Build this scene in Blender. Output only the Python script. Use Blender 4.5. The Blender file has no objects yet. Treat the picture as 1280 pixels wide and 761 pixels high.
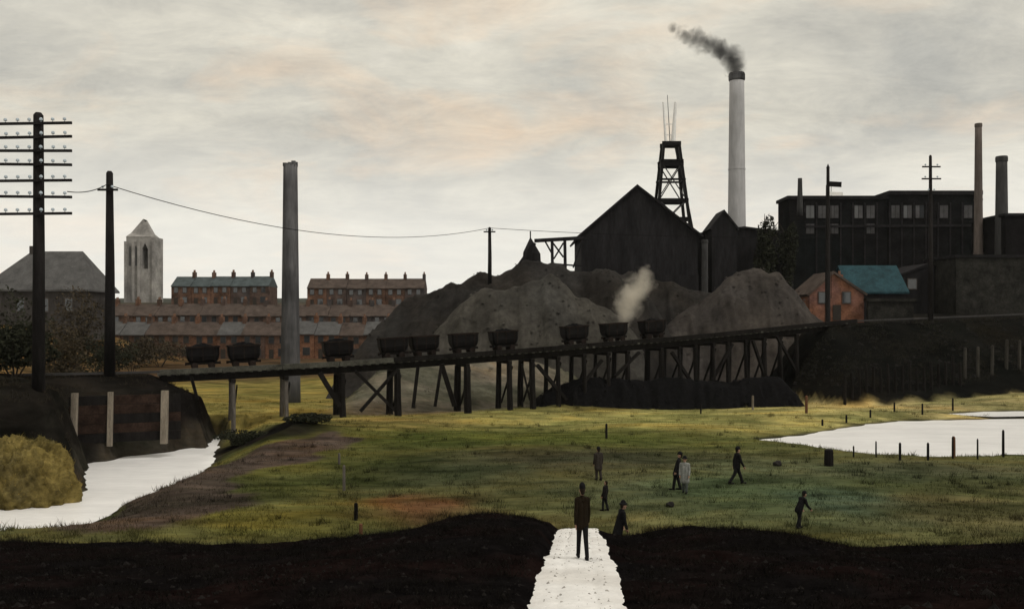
import bpy, bmesh, math, random
import numpy as np
from mathutils import Vector, Matrix, noise as mnoise

random.seed(7); RNG = np.random.default_rng(7)
S = bpy.context.scene
COL = S.collection
R = math.radians

# ------------------------------------------------------------------ camera
EYE, F, HOR = 8.0, 1100.0, 400.0           # eye height (m), focal length (px of 1280), eye level row
cam_d = bpy.data.cameras.new("camera"); cam = bpy.data.objects.new("camera", cam_d); COL.objects.link(cam)
cam.location = (0, 0, EYE); cam.rotation_euler = (R(90), 0, 0)
cam_d.sensor_width = 36.0; cam_d.lens = F / 1280 * 36
cam_d.shift_y = (HOR - 380.5) / 1280
cam_d.clip_start = 0.1; cam_d.clip_end = 5000
S.camera = cam
def gp(px, py, z=0.0):                     # point of the level z seen at a pixel
    d = (EYE - z) * F / (py - HOR); return ((px - 640) / F * d, d)
def at(px, d): return (px - 640) / F * d
def zt(py, d): return EYE - (py - HOR) / F * d

# ------------------------------------------------------------------ sky, sun, exposure
W = bpy.data.worlds.new("World"); S.world = W; W.use_nodes = True
nt = W.node_tree; nt.nodes.clear()
def N(t, kind, **kw):
    n = t.nodes.new(kind)
    for k, v in kw.items():
        if hasattr(n, k): setattr(n, k, v)
        else: n.inputs[k].default_value = v
    return n
SUN_EL, SUN_ROT = R(55), R(125)            # rotation clockwise from +Y: from the right, a little behind the viewer
sky = N(nt, 'ShaderNodeTexSky', sky_type='NISHITA', sun_disc=False, sun_elevation=SUN_EL, sun_rotation=SUN_ROT, dust_density=4.0)
bg1 = N(nt, 'ShaderNodeBackground', Strength=0.08); nt.links.new(sky.outputs[0], bg1.inputs[0])
tc = N(nt, 'ShaderNodeTexCoord')
sep = N(nt, 'ShaderNodeSeparateXYZ'); nt.links.new(tc.outputs['Generated'], sep.inputs[0])
def math_n(t, op, a, b=None):
    n = t.nodes.new('ShaderNodeMath'); n.operation = op
    for i, v in enumerate((a, b)):
        if v is None: continue
        if isinstance(v, (int, float)): n.inputs[i].default_value = v
        else: t.links.new(v, n.inputs[i])
    return n.outputs[0]
def ramp(t, src, stops):
    n = t.nodes.new('ShaderNodeValToRGB'); e = n.color_ramp.elements
    while len(e) < len(stops): e.new(0.5)
    for el, (p, c) in zip(e, stops):
        el.position = p; el.color = (*c, 1) if len(c) == 3 else c
    t.links.new(src, n.inputs[0]); return n.outputs[0]
def mixc(t, fac, a, b, mode='MIX'):
    n = t.nodes.new('ShaderNodeMix'); n.data_type = 'RGBA'; n.blend_type = mode
    for i, v in ((0, fac), (6, a), (7, b)):
        if isinstance(v, (int, float)): n.inputs[i].default_value = v
        elif isinstance(v, tuple): n.inputs[i].default_value = (*v, 1)
        else: t.links.new(v, n.inputs[i])
    return n.outputs[2]
up = math_n(nt, 'MAXIMUM', sep.outputs[2], 0.0)
den = math_n(nt, 'ADD', up, 0.22)
cmb = N(nt, 'ShaderNodeCombineXYZ')
nt.links.new(math_n(nt, 'DIVIDE', sep.outputs[0], den), cmb.inputs[0])
nt.links.new(math_n(nt, 'DIVIDE', sep.outputs[1], den), cmb.inputs[1])
def cloud(scale, detail, rough, off, sx=1.0):
    mp = N(nt, 'ShaderNodeMapping'); mp.inputs['Location'].default_value = off; mp.inputs['Scale'].default_value = (sx, 1, 1)
    nt.links.new(cmb.outputs[0], mp.inputs[0])
    n = N(nt, 'ShaderNodeTexNoise', Scale=scale, Detail=detail, Roughness=rough, Distortion=0.4)
    nt.links.new(mp.outputs[0], n.inputs['Vector']); return n.outputs[0]
c1 = cloud(1.6, 8, 0.62, (3.1, 1.7, 0)); c2 = cloud(2.3, 5, 0.55, (9.3, 4.4, 2)); c3 = cloud(6.0, 9, 0.78, (1, 2, 5), 0.6)
base = ramp(nt, c1, [(0.34, (0.50, 0.50, 0.475)), (0.46, (0.60, 0.588, 0.54)), (0.58, (0.70, 0.68, 0.61)), (0.75, (0.80, 0.775, 0.70))])
warm = ramp(nt, c2, [(0.50, (0, 0, 0)), (0.72, (1, 1, 1))])
colr = mixc(nt, math_n(nt, 'MULTIPLY', warm, 0.62), base, (0.88, 0.68, 0.50))
fine = ramp(nt, c3, [(0.3, (0.83, 0.835, 0.845)), (0.7, (1.14, 1.135, 1.12))])
colr = mixc(nt, 1.0, colr, fine, 'MULTIPLY')
low = ramp(nt, up, [(0.0, (1, 1, 1)), (0.09, (0.75, 0.75, 0.75)), (0.21, (0, 0, 0))])
colr = mixc(nt, math_n(nt, 'MULTIPLY', low, 0.8), colr, (0.98, 0.98, 0.95))
colr = mixc(nt, 1.0, colr, (1.02, 1.0, 0.955), 'MULTIPLY')
bg2 = N(nt, 'ShaderNodeBackground', Strength=1.03); nt.links.new(colr, bg2.inputs[0])
mx = N(nt, 'ShaderNodeMixShader', Fac=0.95)
nt.links.new(bg1.outputs[0], mx.inputs[1]); nt.links.new(bg2.outputs[0], mx.inputs[2])
wo = N(nt, 'ShaderNodeOutputWorld'); nt.links.new(mx.outputs[0], wo.inputs[0])
sd = bpy.data.lights.new("sun", 'SUN'); sd.energy = 1.4; sd.angle = R(18); sd.color = (1.0, 0.95, 0.88)
sun = bpy.data.objects.new("sun", sd); COL.objects.link(sun); sun.location = (40, -40, 80)
sun.rotation_euler = (R(90) - SUN_EL, 0, R(180) - SUN_ROT)
sun.rotation_euler = Vector((-math.sin(SUN_ROT) * math.cos(SUN_EL), -math.cos(SUN_ROT) * math.cos(SUN_EL), -math.sin(SUN_EL))).to_track_quat('-Z', 'Y').to_euler()
vs = S.view_settings; vs.view_transform = 'Standard'; vs.look = 'None'; vs.exposure = 0.0; vs.gamma = 1.0; vs.use_curve_mapping = False
S.cycles.volume_bounces = 2; S.cycles.volume_step_rate = 0.35; S.cycles.max_bounces = 8

# ------------------------------------------------------------------ materials
MATS = {}
def mat(name, col, var=0.35, scale=1.0, rough=0.9, bump=0.3, col2=None, stretch=(1, 1, 1), big=0.0, bigcol=None, attr=None, spec=0.06, fine=6.0, patch=False):
    if name in MATS: return MATS[name]
    m = bpy.data.materials.new(name); m.use_nodes = True; t = m.node_tree
    b = t.nodes['Principled BSDF']; b.inputs['Roughness'].default_value = rough
    b.inputs['Specular IOR Level'].default_value = spec
    g = N(t, 'ShaderNodeNewGeometry'); mp = N(t, 'ShaderNodeMapping'); mp.inputs['Scale'].default_value = stretch
    t.links.new(g.outputs['Position'], mp.inputs[0])
    n1 = N(t, 'ShaderNodeTexNoise', Scale=scale, Detail=6.0, Roughness=0.62); t.links.new(mp.outputs[0], n1.inputs['Vector'])
    n2 = N(t, 'ShaderNodeTexNoise', Scale=scale * fine, Detail=4.0, Roughness=0.7); t.links.new(mp.outputs[0], n2.inputs['Vector'])
    lo, hi = 1 - var, 1 + var
    f1 = ramp(t, n1.outputs[0], [(0.3, (lo,) * 3), (0.7, (hi,) * 3)])
    f2 = ramp(t, n2.outputs[0], [(0.3, (1 - var * .6,) * 3), (0.7, (1 + var * .6,) * 3)])
    if attr:
        a = N(t, 'ShaderNodeAttribute', attribute_name=attr); c = a.outputs['Color']
    else:
        c = tuple(col)
    if col2: c = mixc(t, ramp(t, n1.outputs[0], [(0.4, (0, 0, 0)), (0.6, (1, 1, 1))]), c, tuple(col2))
    if big:
        n3 = N(t, 'ShaderNodeTexNoise', Scale=big, Detail=3.0, Roughness=0.5); t.links.new(g.outputs['Position'], n3.inputs['Vector'])
        c = mixc(t, ramp(t, n3.outputs[0], [(0.42, (0, 0, 0)), (0.62, (1, 1, 1))]), c, tuple(bigcol))
    if patch:
        mq = N(t, 'ShaderNodeMapping'); mq.inputs['Scale'].default_value = (0.35, 0.8, 1); t.links.new(g.outputs['Position'], mq.inputs[0])
        pn = [N(t, 'ShaderNodeTexNoise', Scale=sc, Detail=5.0, Roughness=0.65, Distortion=0.5) for sc in (0.22, 0.5, 1.4)]
        for i_, q_ in enumerate(pn):
            of = N(t, 'ShaderNodeVectorMath'); of.operation = 'ADD'; of.inputs[1].default_value = (13.0 * i_, 7.0 * i_, 0); t.links.new(mq.outputs[0], of.inputs[0]); t.links.new(of.outputs[0], q_.inputs['Vector'])
        c = mixc(t, 1.0, c, ramp(t, pn[0].outputs[0], [(0.38, (0.57, 0.64, 0.61)), (0.52, (1, 1, 1)), (0.66, (1.3, 1.12, 0.9))]), 'MULTIPLY')
        c = mixc(t, 1.0, c, ramp(t, pn[1].outputs[0], [(0.36, (0.6, 0.62, 0.6)), (0.5, (1, 1, 1)), (0.68, (1.28, 1.28, 1.2))]), 'MULTIPLY')
        c = mixc(t, 1.0, c, ramp(t, pn[2].outputs[0], [(0.36, (0.72, 0.72, 0.7)), (0.6, (1.1, 1.1, 1.1))]), 'MULTIPLY')
    c = mixc(t, 1.0, c, f1, 'MULTIPLY'); c = mixc(t, 1.0, c, f2, 'MULTIPLY')
    t.links.new(c, b.inputs['Base Color'])
    if bump:
        bp = N(t, 'ShaderNodeBump', Strength=bump, Distance=0.05); t.links.new(n2.outputs[0], bp.inputs['Height']); t.links.new(bp.outputs[0], b.inputs['Normal'])
    MATS[name] = m; return m
M_wood = mat('tarred_timber', (0.010, 0.009, 0.0085), 0.5, 2.0, 0.8, 0.4, stretch=(1, 1, 0.25))
M_woodg = mat('weathered_timber', (0.11, 0.10, 0.09), 0.5, 2.0, 0.85, 0.4, stretch=(1, 1, 0.2))
M_deckg = mat('worn_grey_timber', (0.065, 0.065, 0.055), 0.5, 1.5, 0.85, 0.4)
M_palew = mat('bleached_post', (0.23, 0.20, 0.16), 0.4, 3.0, 0.85, 0.4, stretch=(1, 1, 0.2))
M_rustw = mat('rusty_post', (0.12, 0.06, 0.035), 0.4, 3.0, 0.85, 0.4)
M_plank = mat('brown_plank', (0.026, 0.016, 0.012), 0.6, 1.5, 0.85, 0.4)
M_stakeg = mat('dull_grey_stake', (0.05, 0.047, 0.042), 0.5, 2.0, 0.85, 0.4, stretch=(1, 1, 0.2))
M_iron = mat('black_iron', (0.008, 0.0075, 0.008), 0.5, 2.0, 0.55, 0.3)
M_rust = mat('rusted_iron', (0.017, 0.012, 0.010), 0.6, 2.0, 0.75, 0.4)
M_steel = mat('rail_steel', (0.05, 0.048, 0.048), 0.3, 2.0, 0.5, 0.1)
M_coal = mat('coal', (0.0055, 0.0055, 0.006), 0.6, 3.0, 0.7, 0.8, spec=0.02)
M_heapd = mat('dark_spoil', (0.022, 0.0195, 0.017), 0.5, 0.35, 0.95, 0.7, big=0.12, bigcol=(0.021, 0.02, 0.019))
M_heapg = mat('grey_spoil', (0.049, 0.046, 0.040), 0.5, 0.3, 0.95, 0.9, big=0.1, bigcol=(0.045, 0.044, 0.041))
M_heapb = mat('brown_grey_spoil', (0.049, 0.043, 0.038), 0.5, 0.3, 0.95, 0.9, big=0.12, bigcol=(0.042, 0.038, 0.036))
M_soot = mat('sooty_boards', (0.016, 0.0155, 0.017), 0.45, 0.8, 0.85, 0.4, stretch=(1, 1, 0.2))
M_sootr = mat('sooty_slate', (0.017, 0.016, 0.018), 0.45, 1.2, 0.7, 0.4)
M_mill = mat('sooty_brick', (0.010, 0.0095, 0.010), 0.55, 0.5, 0.9, 0.4, big=0.08, bigcol=(0.0075, 0.009, 0.0095), spec=0.0)
M_millt = mat('grey_render', (0.017, 0.016, 0.0175), 0.5, 0.5, 0.9, 0.3)
M_housew = mat('grey_house_render', (0.05, 0.046, 0.044), 0.4, 0.5, 0.9, 0.3)
M_brickA = mat('orange_brick', (0.155, 0.078, 0.047), 0.65, 0.5, 0.9, 0.3, big=0.09, bigcol=(0.075, 0.055, 0.045))
M_brickB = mat('brown_brick', (0.125, 0.07, 0.047), 0.6, 0.6, 0.9, 0.3, big=0.07, bigcol=(0.08, 0.055, 0.045))
M_brickC = mat('soot_dark_brick', (0.09, 0.062, 0.052), 0.45, 0.6, 0.9, 0.3, big=0.07, bigcol=(0.055, 0.05, 0.05))
M_cott = mat('salmon_brick', (0.18, 0.085, 0.052), 0.5, 0.9, 0.9, 0.3, big=0.3, bigcol=(0.17, 0.09, 0.075))
M_slateT = mat('blue_grey_slate', (0.062, 0.078, 0.082), 0.35, 0.7, 0.7, 0.3)
M_slateB = mat('brown_slate', (0.072, 0.056, 0.048), 0.4, 0.7, 0.8, 0.3)
M_slateG = mat('grey_slate', (0.085, 0.085, 0.085), 0.3, 0.7, 0.75, 0.3)
M_teal = mat('teal_roof', (0.016, 0.046, 0.057), 0.4, 0.8, 0.6, 0.3)
M_stone = mat('haze_pale_stone', (0.30, 0.29, 0.275), 0.35, 0.25, 0.9, 0.3, big=0.12, bigcol=(0.20, 0.195, 0.19))  # far tower's fading in the haze is put into this colour
M_stack = mat('pale_grey_stack', (0.44, 0.44, 0.45), 0.2, 0.3, 0.9, 0.2, stretch=(1, 1, 0.2), big=0.1, bigcol=(0.36, 0.36, 0.37))
M_stack2 = mat('grey_stack', (0.105, 0.105, 0.11), 0.5, 0.5, 0.9, 0.3, stretch=(1, 1, 0.15), big=0.2, bigcol=(0.055, 0.055, 0.058))
M_stackbr = mat('brown_stack', (0.125, 0.105, 0.095), 0.4, 0.5, 0.9, 0.3, stretch=(1, 1, 0.2))
M_stackdk = mat('dark_grey_stack', (0.055, 0.055, 0.056), 0.4, 0.5, 0.9, 0.3, stretch=(1, 1, 0.2))
M_pole = mat('creosote_pole', (0.016, 0.0145, 0.0145), 0.5, 1.5, 0.8, 0.3, stretch=(1, 1, 0.2))
M_porc = mat('porcelain', (0.45, 0.52, 0.58), 0.15, 3.0, 0.3, 0.0)
M_white = mat('white_paint', (0.80, 0.80, 0.79), 0.1, 2.0, 0.5, 0.0)
M_frame = mat('window_frame', (0.07, 0.06, 0.055), 0.2, 2.0, 0.6, 0.0)
M_pane = mat('window_glass', (0.03, 0.034, 0.038), 0.2, 0.4, 0.08, 0.0, spec=0.8)
M_panep = mat('dusty_glass', (0.027, 0.026, 0.029), 0.9, 0.3, 0.5, 0.0, spec=0.6)
M_door = mat('door_paint', (0.04, 0.035, 0.03), 0.2, 2.0, 0.6, 0.0)
M_pot = mat('clay_pot', (0.17, 0.10, 0.07), 0.3, 2.0, 0.9, 0.0)
M_path = mat('chalky_path', (0.78, 0.78, 0.77), 0.10, 1.2, 0.95, 0.5, big=0.5, bigcol=(0.68, 0.67, 0.65), fine=9.0)
M_bank = mat('black_earth', (0.0050, 0.0045, 0.0046), 0.55, 1.3, 0.95, 0.9, big=0.35, bigcol=(0.0085, 0.0052, 0.0048), spec=0.0)
M_ground = mat('meadow', (0.1, 0.1, 0.04), 0.28, 0.5, 0.95, 0.8, attr='Col', stretch=(0.45, 1.3, 1), patch=True, spec=0.0)
M_grass = mat('grass_blades', (0.1, 0.1, 0.04), 0.22, 0.5, 0.9, 0.0, attr='Col', patch=True)
M_heath = mat('dead_heath', (0.007, 0.006, 0.005), 0.5, 1.0, 0.95, 0.0)
M_gorse = mat('gorse_leaf', (0.30, 0.23, 0.045), 0.4, 0.8, 0.85, 0.0, col2=(0.19, 0.155, 0.04))
M_ochre = mat('ochre_earth', (0.16, 0.125, 0.042), 0.6, 0.9, 0.95, 1.0, big=0.5, bigcol=(0.085, 0.07, 0.03), spec=0.0)
M_dkleaf = mat('dark_leaf', (0.022, 0.024, 0.015), 0.5, 0.8, 0.9, 0.0)
M_brleaf = mat('brown_leaf', (0.05, 0.04, 0.026), 0.5, 0.8, 0.9, 0.0)
M_bark = mat('bark', (0.03, 0.025, 0.02), 0.4, 3.0, 0.9, 0.3)
M_stonedk = mat('dark_stone', (0.025, 0.023, 0.022), 0.4, 3.0, 0.9, 0.5)
M_cinder = mat('cinder', (0.012, 0.0105, 0.010), 0.5, 6.0, 0.8, 0.4)
M_pgrav = mat('path_gravel', (0.34, 0.33, 0.31), 0.4, 9.0, 0.9, 0.3)
M_bankr = mat('bank_rubble', (0.013, 0.0125, 0.012), 0.6, 2.0, 0.9, 0.4)
M_weed = mat('weed_blades', (0.02, 0.02, 0.015), 0.3, 1.0, 0.9, 0.0, attr='Col')
M_skin = mat('skin', (0.36, 0.22, 0.16), 0.1, 8.0, 0.6, 0.0)
M_eye = mat('eye', (0.02, 0.015, 0.012), 0.0, 1.0, 0.3, 0.0)
M_hair = mat('hair', (0.02, 0.014, 0.01), 0.3, 20.0, 0.8, 0.0)
M_wall = mat('old_concrete', (0.022, 0.0215, 0.019), 0.6, 0.8, 0.9, 0.4)
def cloth(name, c): return mat('cloth_' + name, c, 0.25, 9.0, 0.95, 0.2)
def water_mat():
    m = mat('sky_white_water', (0.88, 0.885, 0.885), 0.10, 0.35, 0.28, 0.0, spec=0.16, stretch=(0.5, 1.6, 1))  # near-white base colour stands in for the sky reflected in the water
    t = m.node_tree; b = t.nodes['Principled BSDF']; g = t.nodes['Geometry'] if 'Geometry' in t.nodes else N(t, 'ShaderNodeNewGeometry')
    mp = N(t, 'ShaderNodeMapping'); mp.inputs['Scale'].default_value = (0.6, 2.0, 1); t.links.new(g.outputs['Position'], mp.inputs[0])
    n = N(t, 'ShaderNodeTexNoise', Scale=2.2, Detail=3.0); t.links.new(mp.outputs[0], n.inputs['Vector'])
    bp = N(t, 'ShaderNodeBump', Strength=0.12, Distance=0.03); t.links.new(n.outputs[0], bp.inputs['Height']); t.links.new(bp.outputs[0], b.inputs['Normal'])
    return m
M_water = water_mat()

# ------------------------------------------------------------------ mesh helpers
def tag(o, label=None, cat=None, group=None, kind=None):
    for k, v in (('label', label), ('category', cat), ('group', group), ('kind', kind)):
        if v: o[k] = v
    return o
class MB:
    def __init__(s): s.v = []; s.f = []
    def add(s, vs, fs):
        n = len(s.v); s.v += [tuple(v) for v in vs]; s.f += [tuple(i + n for i in f) for f in fs]; return s
    def box(s, x0, x1, y0, y1, z0, z1):
        return s.add([(x, y, z) for z in (z0, z1) for x, y in ((x0, y0), (x1, y0), (x1, y1), (x0, y1))],
                     [(3, 2, 1, 0), (4, 5, 6, 7), (0, 1, 5, 4), (1, 2, 6, 5), (2, 3, 7, 6), (3, 0, 4, 7)])
    def bar(s, a, b, w, h=None, up=(0, 0, 1), taper=1.0):      # squared timber from a to b
        h = h or w; a = Vector(a); b = Vector(b); d = (b - a).normalized(); u = Vector(up)
        if abs(d.dot(u)) > 0.95: u = Vector((0, 1, 0))
        r = d.cross(u).normalized(); u = r.cross(d)
        vs = []
        for p, k in ((a, 1.0), (b, taper)):
            for i, j in ((-1, -1), (1, -1), (1, 1), (-1, 1)): vs.append(p + r * (w / 2 * i * k) + u * (h / 2 * j * k))
        return s.add(vs, [(3, 2, 1, 0), (4, 5, 6, 7), (0, 1, 5, 4), (1, 2, 6, 5), (2, 3, 7, 6), (3, 0, 4, 7)])
    def tube(s, pts, rs, n=10, caps=True):
        pts = [Vector(p) for p in pts]; n0 = len(s.v)
        for i, p in enumerate(pts):
            d = (pts[min(i + 1, len(pts) - 1)] - pts[max(i - 1, 0)]).normalized()
            u = Vector((0, 0, 1)) if abs(d.z) < 0.9 else Vector((1, 0, 0))
            a = d.cross(u).normalized(); b = a.cross(d); r = rs[i] if isinstance(rs, (list, tuple)) else rs
            s.v += [tuple(p + a * (math.cos(2 * math.pi * k / n) * r) + b * (math.sin(2 * math.pi * k / n) * r)) for k in range(n)]
        for i in range(len(pts) - 1):
            for k in range(n):
                q = (k + 1) % n; s.f.append((n0 + i * n + k, n0 + (i + 1) * n + k, n0 + (i + 1) * n + q, n0 + i * n + q))
        if caps:
            s.f.append(tuple(n0 + k for k in range(n))); s.f.append(tuple(n0 + (len(pts) - 1) * n + k for k in reversed(range(n))))
        return s
    def prism(s, prof, y0, y1):                                # (x,z) outline pushed along y
        n = len(prof)
        vs = [(x, y0, z) for x, z in prof] + [(x, y1, z) for x, z in prof]
        return s.add(vs, [tuple(range(n)), tuple(range(2 * n - 1, n - 1, -1))] + [(i, i + n, (i + 1) % n + n, (i + 1) % n) for i in range(n)])
    def prismx(s, prof, x0, x1):                               # (y,z) outline pushed along x
        n = len(prof)
        vs = [(x0, y, z) for y, z in prof] + [(x1, y, z) for y, z in prof]
        return s.add(vs, [tuple(range(n - 1, -1, -1)), tuple(range(n, 2 * n))] + [(i, (i + 1) % n, (i + 1) % n + n, i + n) for i in range(n)])
    def mesh(s, name):
        me = bpy.data.meshes.new(name); me.from_pydata(s.v, [], s.f); me.update()
        bm = bmesh.new(); bm.from_mesh(me); bmesh.ops.recalc_face_normals(bm, faces=bm.faces); bm.to_mesh(me); bm.free(); return me
    def build(s, name, m, parent=None, smooth=False, bevel=0.0):
        me = s.mesh(name)
        if bevel:
            bm = bmesh.new(); bm.from_mesh(me); bmesh.ops.bevel(bm, geom=list(bm.edges), offset=bevel, segments=1, affect='EDGES'); bm.to_mesh(me); bm.free()
        return link(name, me, m, parent, smooth)
def link(name, me, m, parent=None, smooth=False):
    if m and not me.materials: me.materials.append(m)
    if smooth: me.polygons.foreach_set('use_smooth', [True] * len(me.polygons))
    o = bpy.data.objects.new(name, me); COL.objects.link(o)
    if parent: o.parent = parent
    return o
def empty(name, loc, rz=0.0):
    o = bpy.data.objects.new(name, None); COL.objects.link(o); o.location = loc; o.rotation_euler = (0, 0, rz); o.empty_display_size = 0.3
    return o
CHILD = {}
def copy_tree(o, parent=None):
    c = o.copy(); COL.objects.link(c); c.parent = parent
    for ch in [k for k in KIDS(o)]: copy_tree(ch, c)
    return c
def KIDS(o): return [k for k in COL.objects if k.parent == o]
def wob(x, y, z=0.0): return mnoise.noise(Vector((x, y, z)))
ORD = ['first', 'second', 'third', 'fourth', 'fifth', 'sixth', 'seventh', 'eighth', 'ninth', 'tenth', 'eleventh', 'twelfth', 'thirteenth',
       'fourteenth', 'fifteenth', 'sixteenth', 'seventeenth', 'eighteenth', 'nineteenth', 'twentieth', 'twenty-first', 'twenty-second', 'twenty-third', 'twenty-fourth']

# ------------------------------------------------------------------ terrain
def sst(a, b, x): t = np.clip((x - a) / (b - a), 0, 1); return t * t * (3 - 2 * t)
def track_y(x): return 78.9 + 0.406 * x
DX = np.array([-60, -26.9, -14.6, 0, 16.3, 34.7, 60, 90.]); DZ = np.array([3.9, 3.9, 4.3, 5.13, 6.2, 7.75, 8.6, 9.0])
def deck_z(x): return np.interp(x, DX, DZ)
def seg_dist(x, y, a, b):
    ax, ay = a; bx, by = b; vx, vy = bx - ax, by - ay
    t = np.clip(((x - ax) * vx + (y - ay) * vy) / (vx * vx + vy * vy), 0, 1)
    return np.hypot(x - ax - t * vx, y - ay - t * vy)
def poly_sd(x, y, P):                       # signed distance, negative inside
    d = np.full(x.shape, 1e9); ins = np.zeros(x.shape, bool); n = len(P)
    for i in range(n):
        (ax, ay), (bx, by) = P[i], P[(i + 1) % n]
        d = np.minimum(d, seg_dist(x, y, (ax, ay), (bx, by)))
        with np.errstate(divide='ignore', invalid='ignore'):
            ins ^= ((ay > y) != (by > y)) & (x < (bx - ax) * (y - ay) / (by - ay) + ax)
    return np.where(ins, -d, d)
ZS, ZP, ZQ = -1.5, -0.30, -0.1
STREAM = [gp(px, py, ZS) for px, py in ((-60, 690), (0, 684), (90, 678), (118, 655), (150, 634), (200, 613), (248, 600), (264, 582), (272, 560), (281, 546), (270, 543), (256, 560), (240, 559), (215, 564), (160, 570), (115, 580), (100, 596), (108, 612), (95, 622), (60, 628), (0, 631), (-60, 634))]
POND = [gp(px, py, ZP) for px, py in ((948, 549.5), (1000, 544), (1045, 537), (1085, 530), (1125, 526.5), (1280, 523), (1400, 521), (1400, 570), (1280, 568), (1220, 570), (1160, 571), (1090, 568), (1045, 562), (1000, 555))]
POOL = [gp(px, py, ZQ) for px, py in ((1180, 517.5), (1230, 514.5), (1300, 513.5), (1300, 519), (1240, 520))]
def vnoise(x, y, s, seed=0.0):              # cheap smooth noise from sines
    return (np.sin(x * s * 1.7 + 1.3 + seed) * np.cos(y * s * 1.3 + 2.1 + seed * 2) + np.sin((x + y) * s * 0.9 + seed * 3) * 0.6 + np.sin((x * 0.6 - y) * s * 2.3 + 4 + seed) * 0.4) / 2
def emb_left(x, y):
    q = np.minimum(seg_dist(x, y, (-29.8, 66.8), (-45, 60.6)), seg_dist(x, y, (-45, 60.6), (-120, 30.2)))
    q = q + vnoise(x, y, 0.5) * 0.35
    z1 = np.where(q < 2.2, 3.8, np.where(q < 7.2, 3.8 - 0.46 * (q - 2.2), 1.5 - 3.6 * (q - 7.2)))
    p = seg_dist(x, y, (-29.5, 52), (-37, 62)) + vnoise(x, y, 0.8, 2) * 0.25
    z2 = np.where(p < 1.4, 4.2, np.where(p < 3.2, 4.2 - 0.5 * (p - 1.4), 3.3 - 3.0 * (p - 3.2)))
    return np.maximum(np.maximum(z1, z2), -4)
def emb_right(x, y):
    t = (y - track_y(x)) * 0.926; top = deck_z(x) - 0.35
    wv = vnoise(x, y, 0.6, 1) * 0.5
    front = top - 0.95 * (-t - 2.4 + wv)
    z = np.where(t > -2.4, top, front)
    return z - 9.5 * (1 - sst(24.5, 33.5, x + 0.12 * np.minimum(-t, 8) + wv)) * np.where(t > 3, 0.75, 1)
def H(x, y):
    x = np.asarray(x, float); y = np.asarray(y, float)
    z = vnoise(x, y, 0.16) * 0.22 + vnoise(x, y, 0.45, 3) * 0.07
    z = z + 0.7 * sst(14, 60, x) * sst(62, 95, y)
    z = z - 2.3 * (1 - sst(-22.5, -20.5, x)) * sst(54, 56, y) * (1 - sst(64, 67, y)) * sst(-34, -32, x)
    tt = y - track_y(x)
    z = z + 3.9 * sst(2.0, 9.0, tt) * (1 - sst(16, 26, tt)) * sst(-17, -11, x) * (1 - sst(6, 12, x))
    # dark mounds
    z = z + 1.15 * np.exp(-(((x + 18.0) / 4.8) ** 2 + ((y - 62.2) / 2.3) ** 2))
    z = z + 0.8 * np.exp(-(((x - 15.0) / 10.5) ** 4 + ((y - track_y(x) + 0.6) / 2.0) ** 2))
    # hills behind the town and the colliery level
    hill = 4 * sst(186, 205, y) + 5.5 * sst(206, 229, y) + 4.5 * sst(230, 300, y) + 5 * sst(300, 520, y) + 6 * sst(520, 700, y)
    hill = np.where(y > 186, hill, 0)
    z = z + hill * (1 - sst(-10, 20, x)) + (8.0 + 8 * sst(200, 600, y)) * sst(12, 30, x) * sst(112, 122, y) + 2.5 * sst(-30, 0, x) * sst(95, 115, y) * (1 - sst(12, 30, x))
    z = z + 7.5 * np.exp(-(((x + 95) / 22) ** 4 + ((y - 158) / 26) ** 4))
    z = np.maximum(z, emb_left(x, y)); z = np.maximum(z, np.where(y < 118, emb_right(x, y), -9))
    # stream and ponds cut in
    s = poly_sd(x, y, STREAM) + vnoise(x, y, 1.3, 5) * 0.25
    z = np.minimum(z, np.where(s < 0, ZS - np.minimum(0.7, -s * 0.5), ZS + np.where((y > 57.5) & (x < -22) | (x < -24.4), 3.0, 0.42) * s + 0.02))
    s = poly_sd(x, y, POND) + vnoise(x, y, 1.3, 5) * 0.3
    z = np.minimum(z, np.where(s < 0, ZP - np.minimum(0.5, -s * 0.3), ZP + 0.16 * s + np.maximum(0, s - 7) * 2))
    s = poly_sd(x, y, POOL) + vnoise(x, y, 1.3, 5) * 0.2
    z = np.minimum(z, np.where(s < 0, ZQ - np.minimum(0.3, -s * 0.3), ZQ + 0.14 * s + np.maximum(0, s - 4) * 2))
    # falls away under the near bank
    z = z - 1.6 * (1 - sst(27, 31.5, y)) + 0
    return z
def h1(x, y): return float(H(np.array([x]), np.array([y]))[0])
BLOBS = [  # px, py, rx, ry, colour of the turf there
    (600, 518, 260, 11, (.235, .215, .075)), (900, 520, 220, 12, (.29, .26, .095)), (1150, 506, 220, 14, (.33, .27, .13)), (500, 525, 70, 10, (.20, .13, .045)),
    (620, 546, 220, 11, (.105, .125, .03)), (720, 574, 150, 12, (.072, .066, .045)), (450, 578, 80, 22, (.095, .10, .03)), (560, 592, 140, 16, (.068, .078, .045)),
    (505, 634, 60, 12, (.16, .065, .04)), (330, 655, 80, 14, (.16, .145, .035)), (330, 582, 60, 8, (.15, .14, .035)), (790, 600, 60, 26, (.072, .08, .05)),
    (890, 615, 110, 22, (.075, .105, .055)), (1055, 630, 60, 18, (.045, .09, .07)), (1190, 640, 130, 18, (.13, .11, .055)), (830, 648, 60, 8, (.175, .155, .065)),
    (640, 650, 60, 7, (.20, .155, .065)), (960, 588, 120, 14, (.085, .10, .055)), (1150, 588, 150, 9, (.095, .10, .062)), (960, 655, 120, 10, (.095, .11, .055)),
    (430, 640, 60, 14, (.12, .115, .035)), (380, 605, 60, 12, (.10, .105, .032)), (1230, 610, 60, 14, (.11, .105, .05)), (420, 548, 50, 8, (.15, .135, .04)), (700, 660, 60, 5, (.17, .15, .06))]
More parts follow.
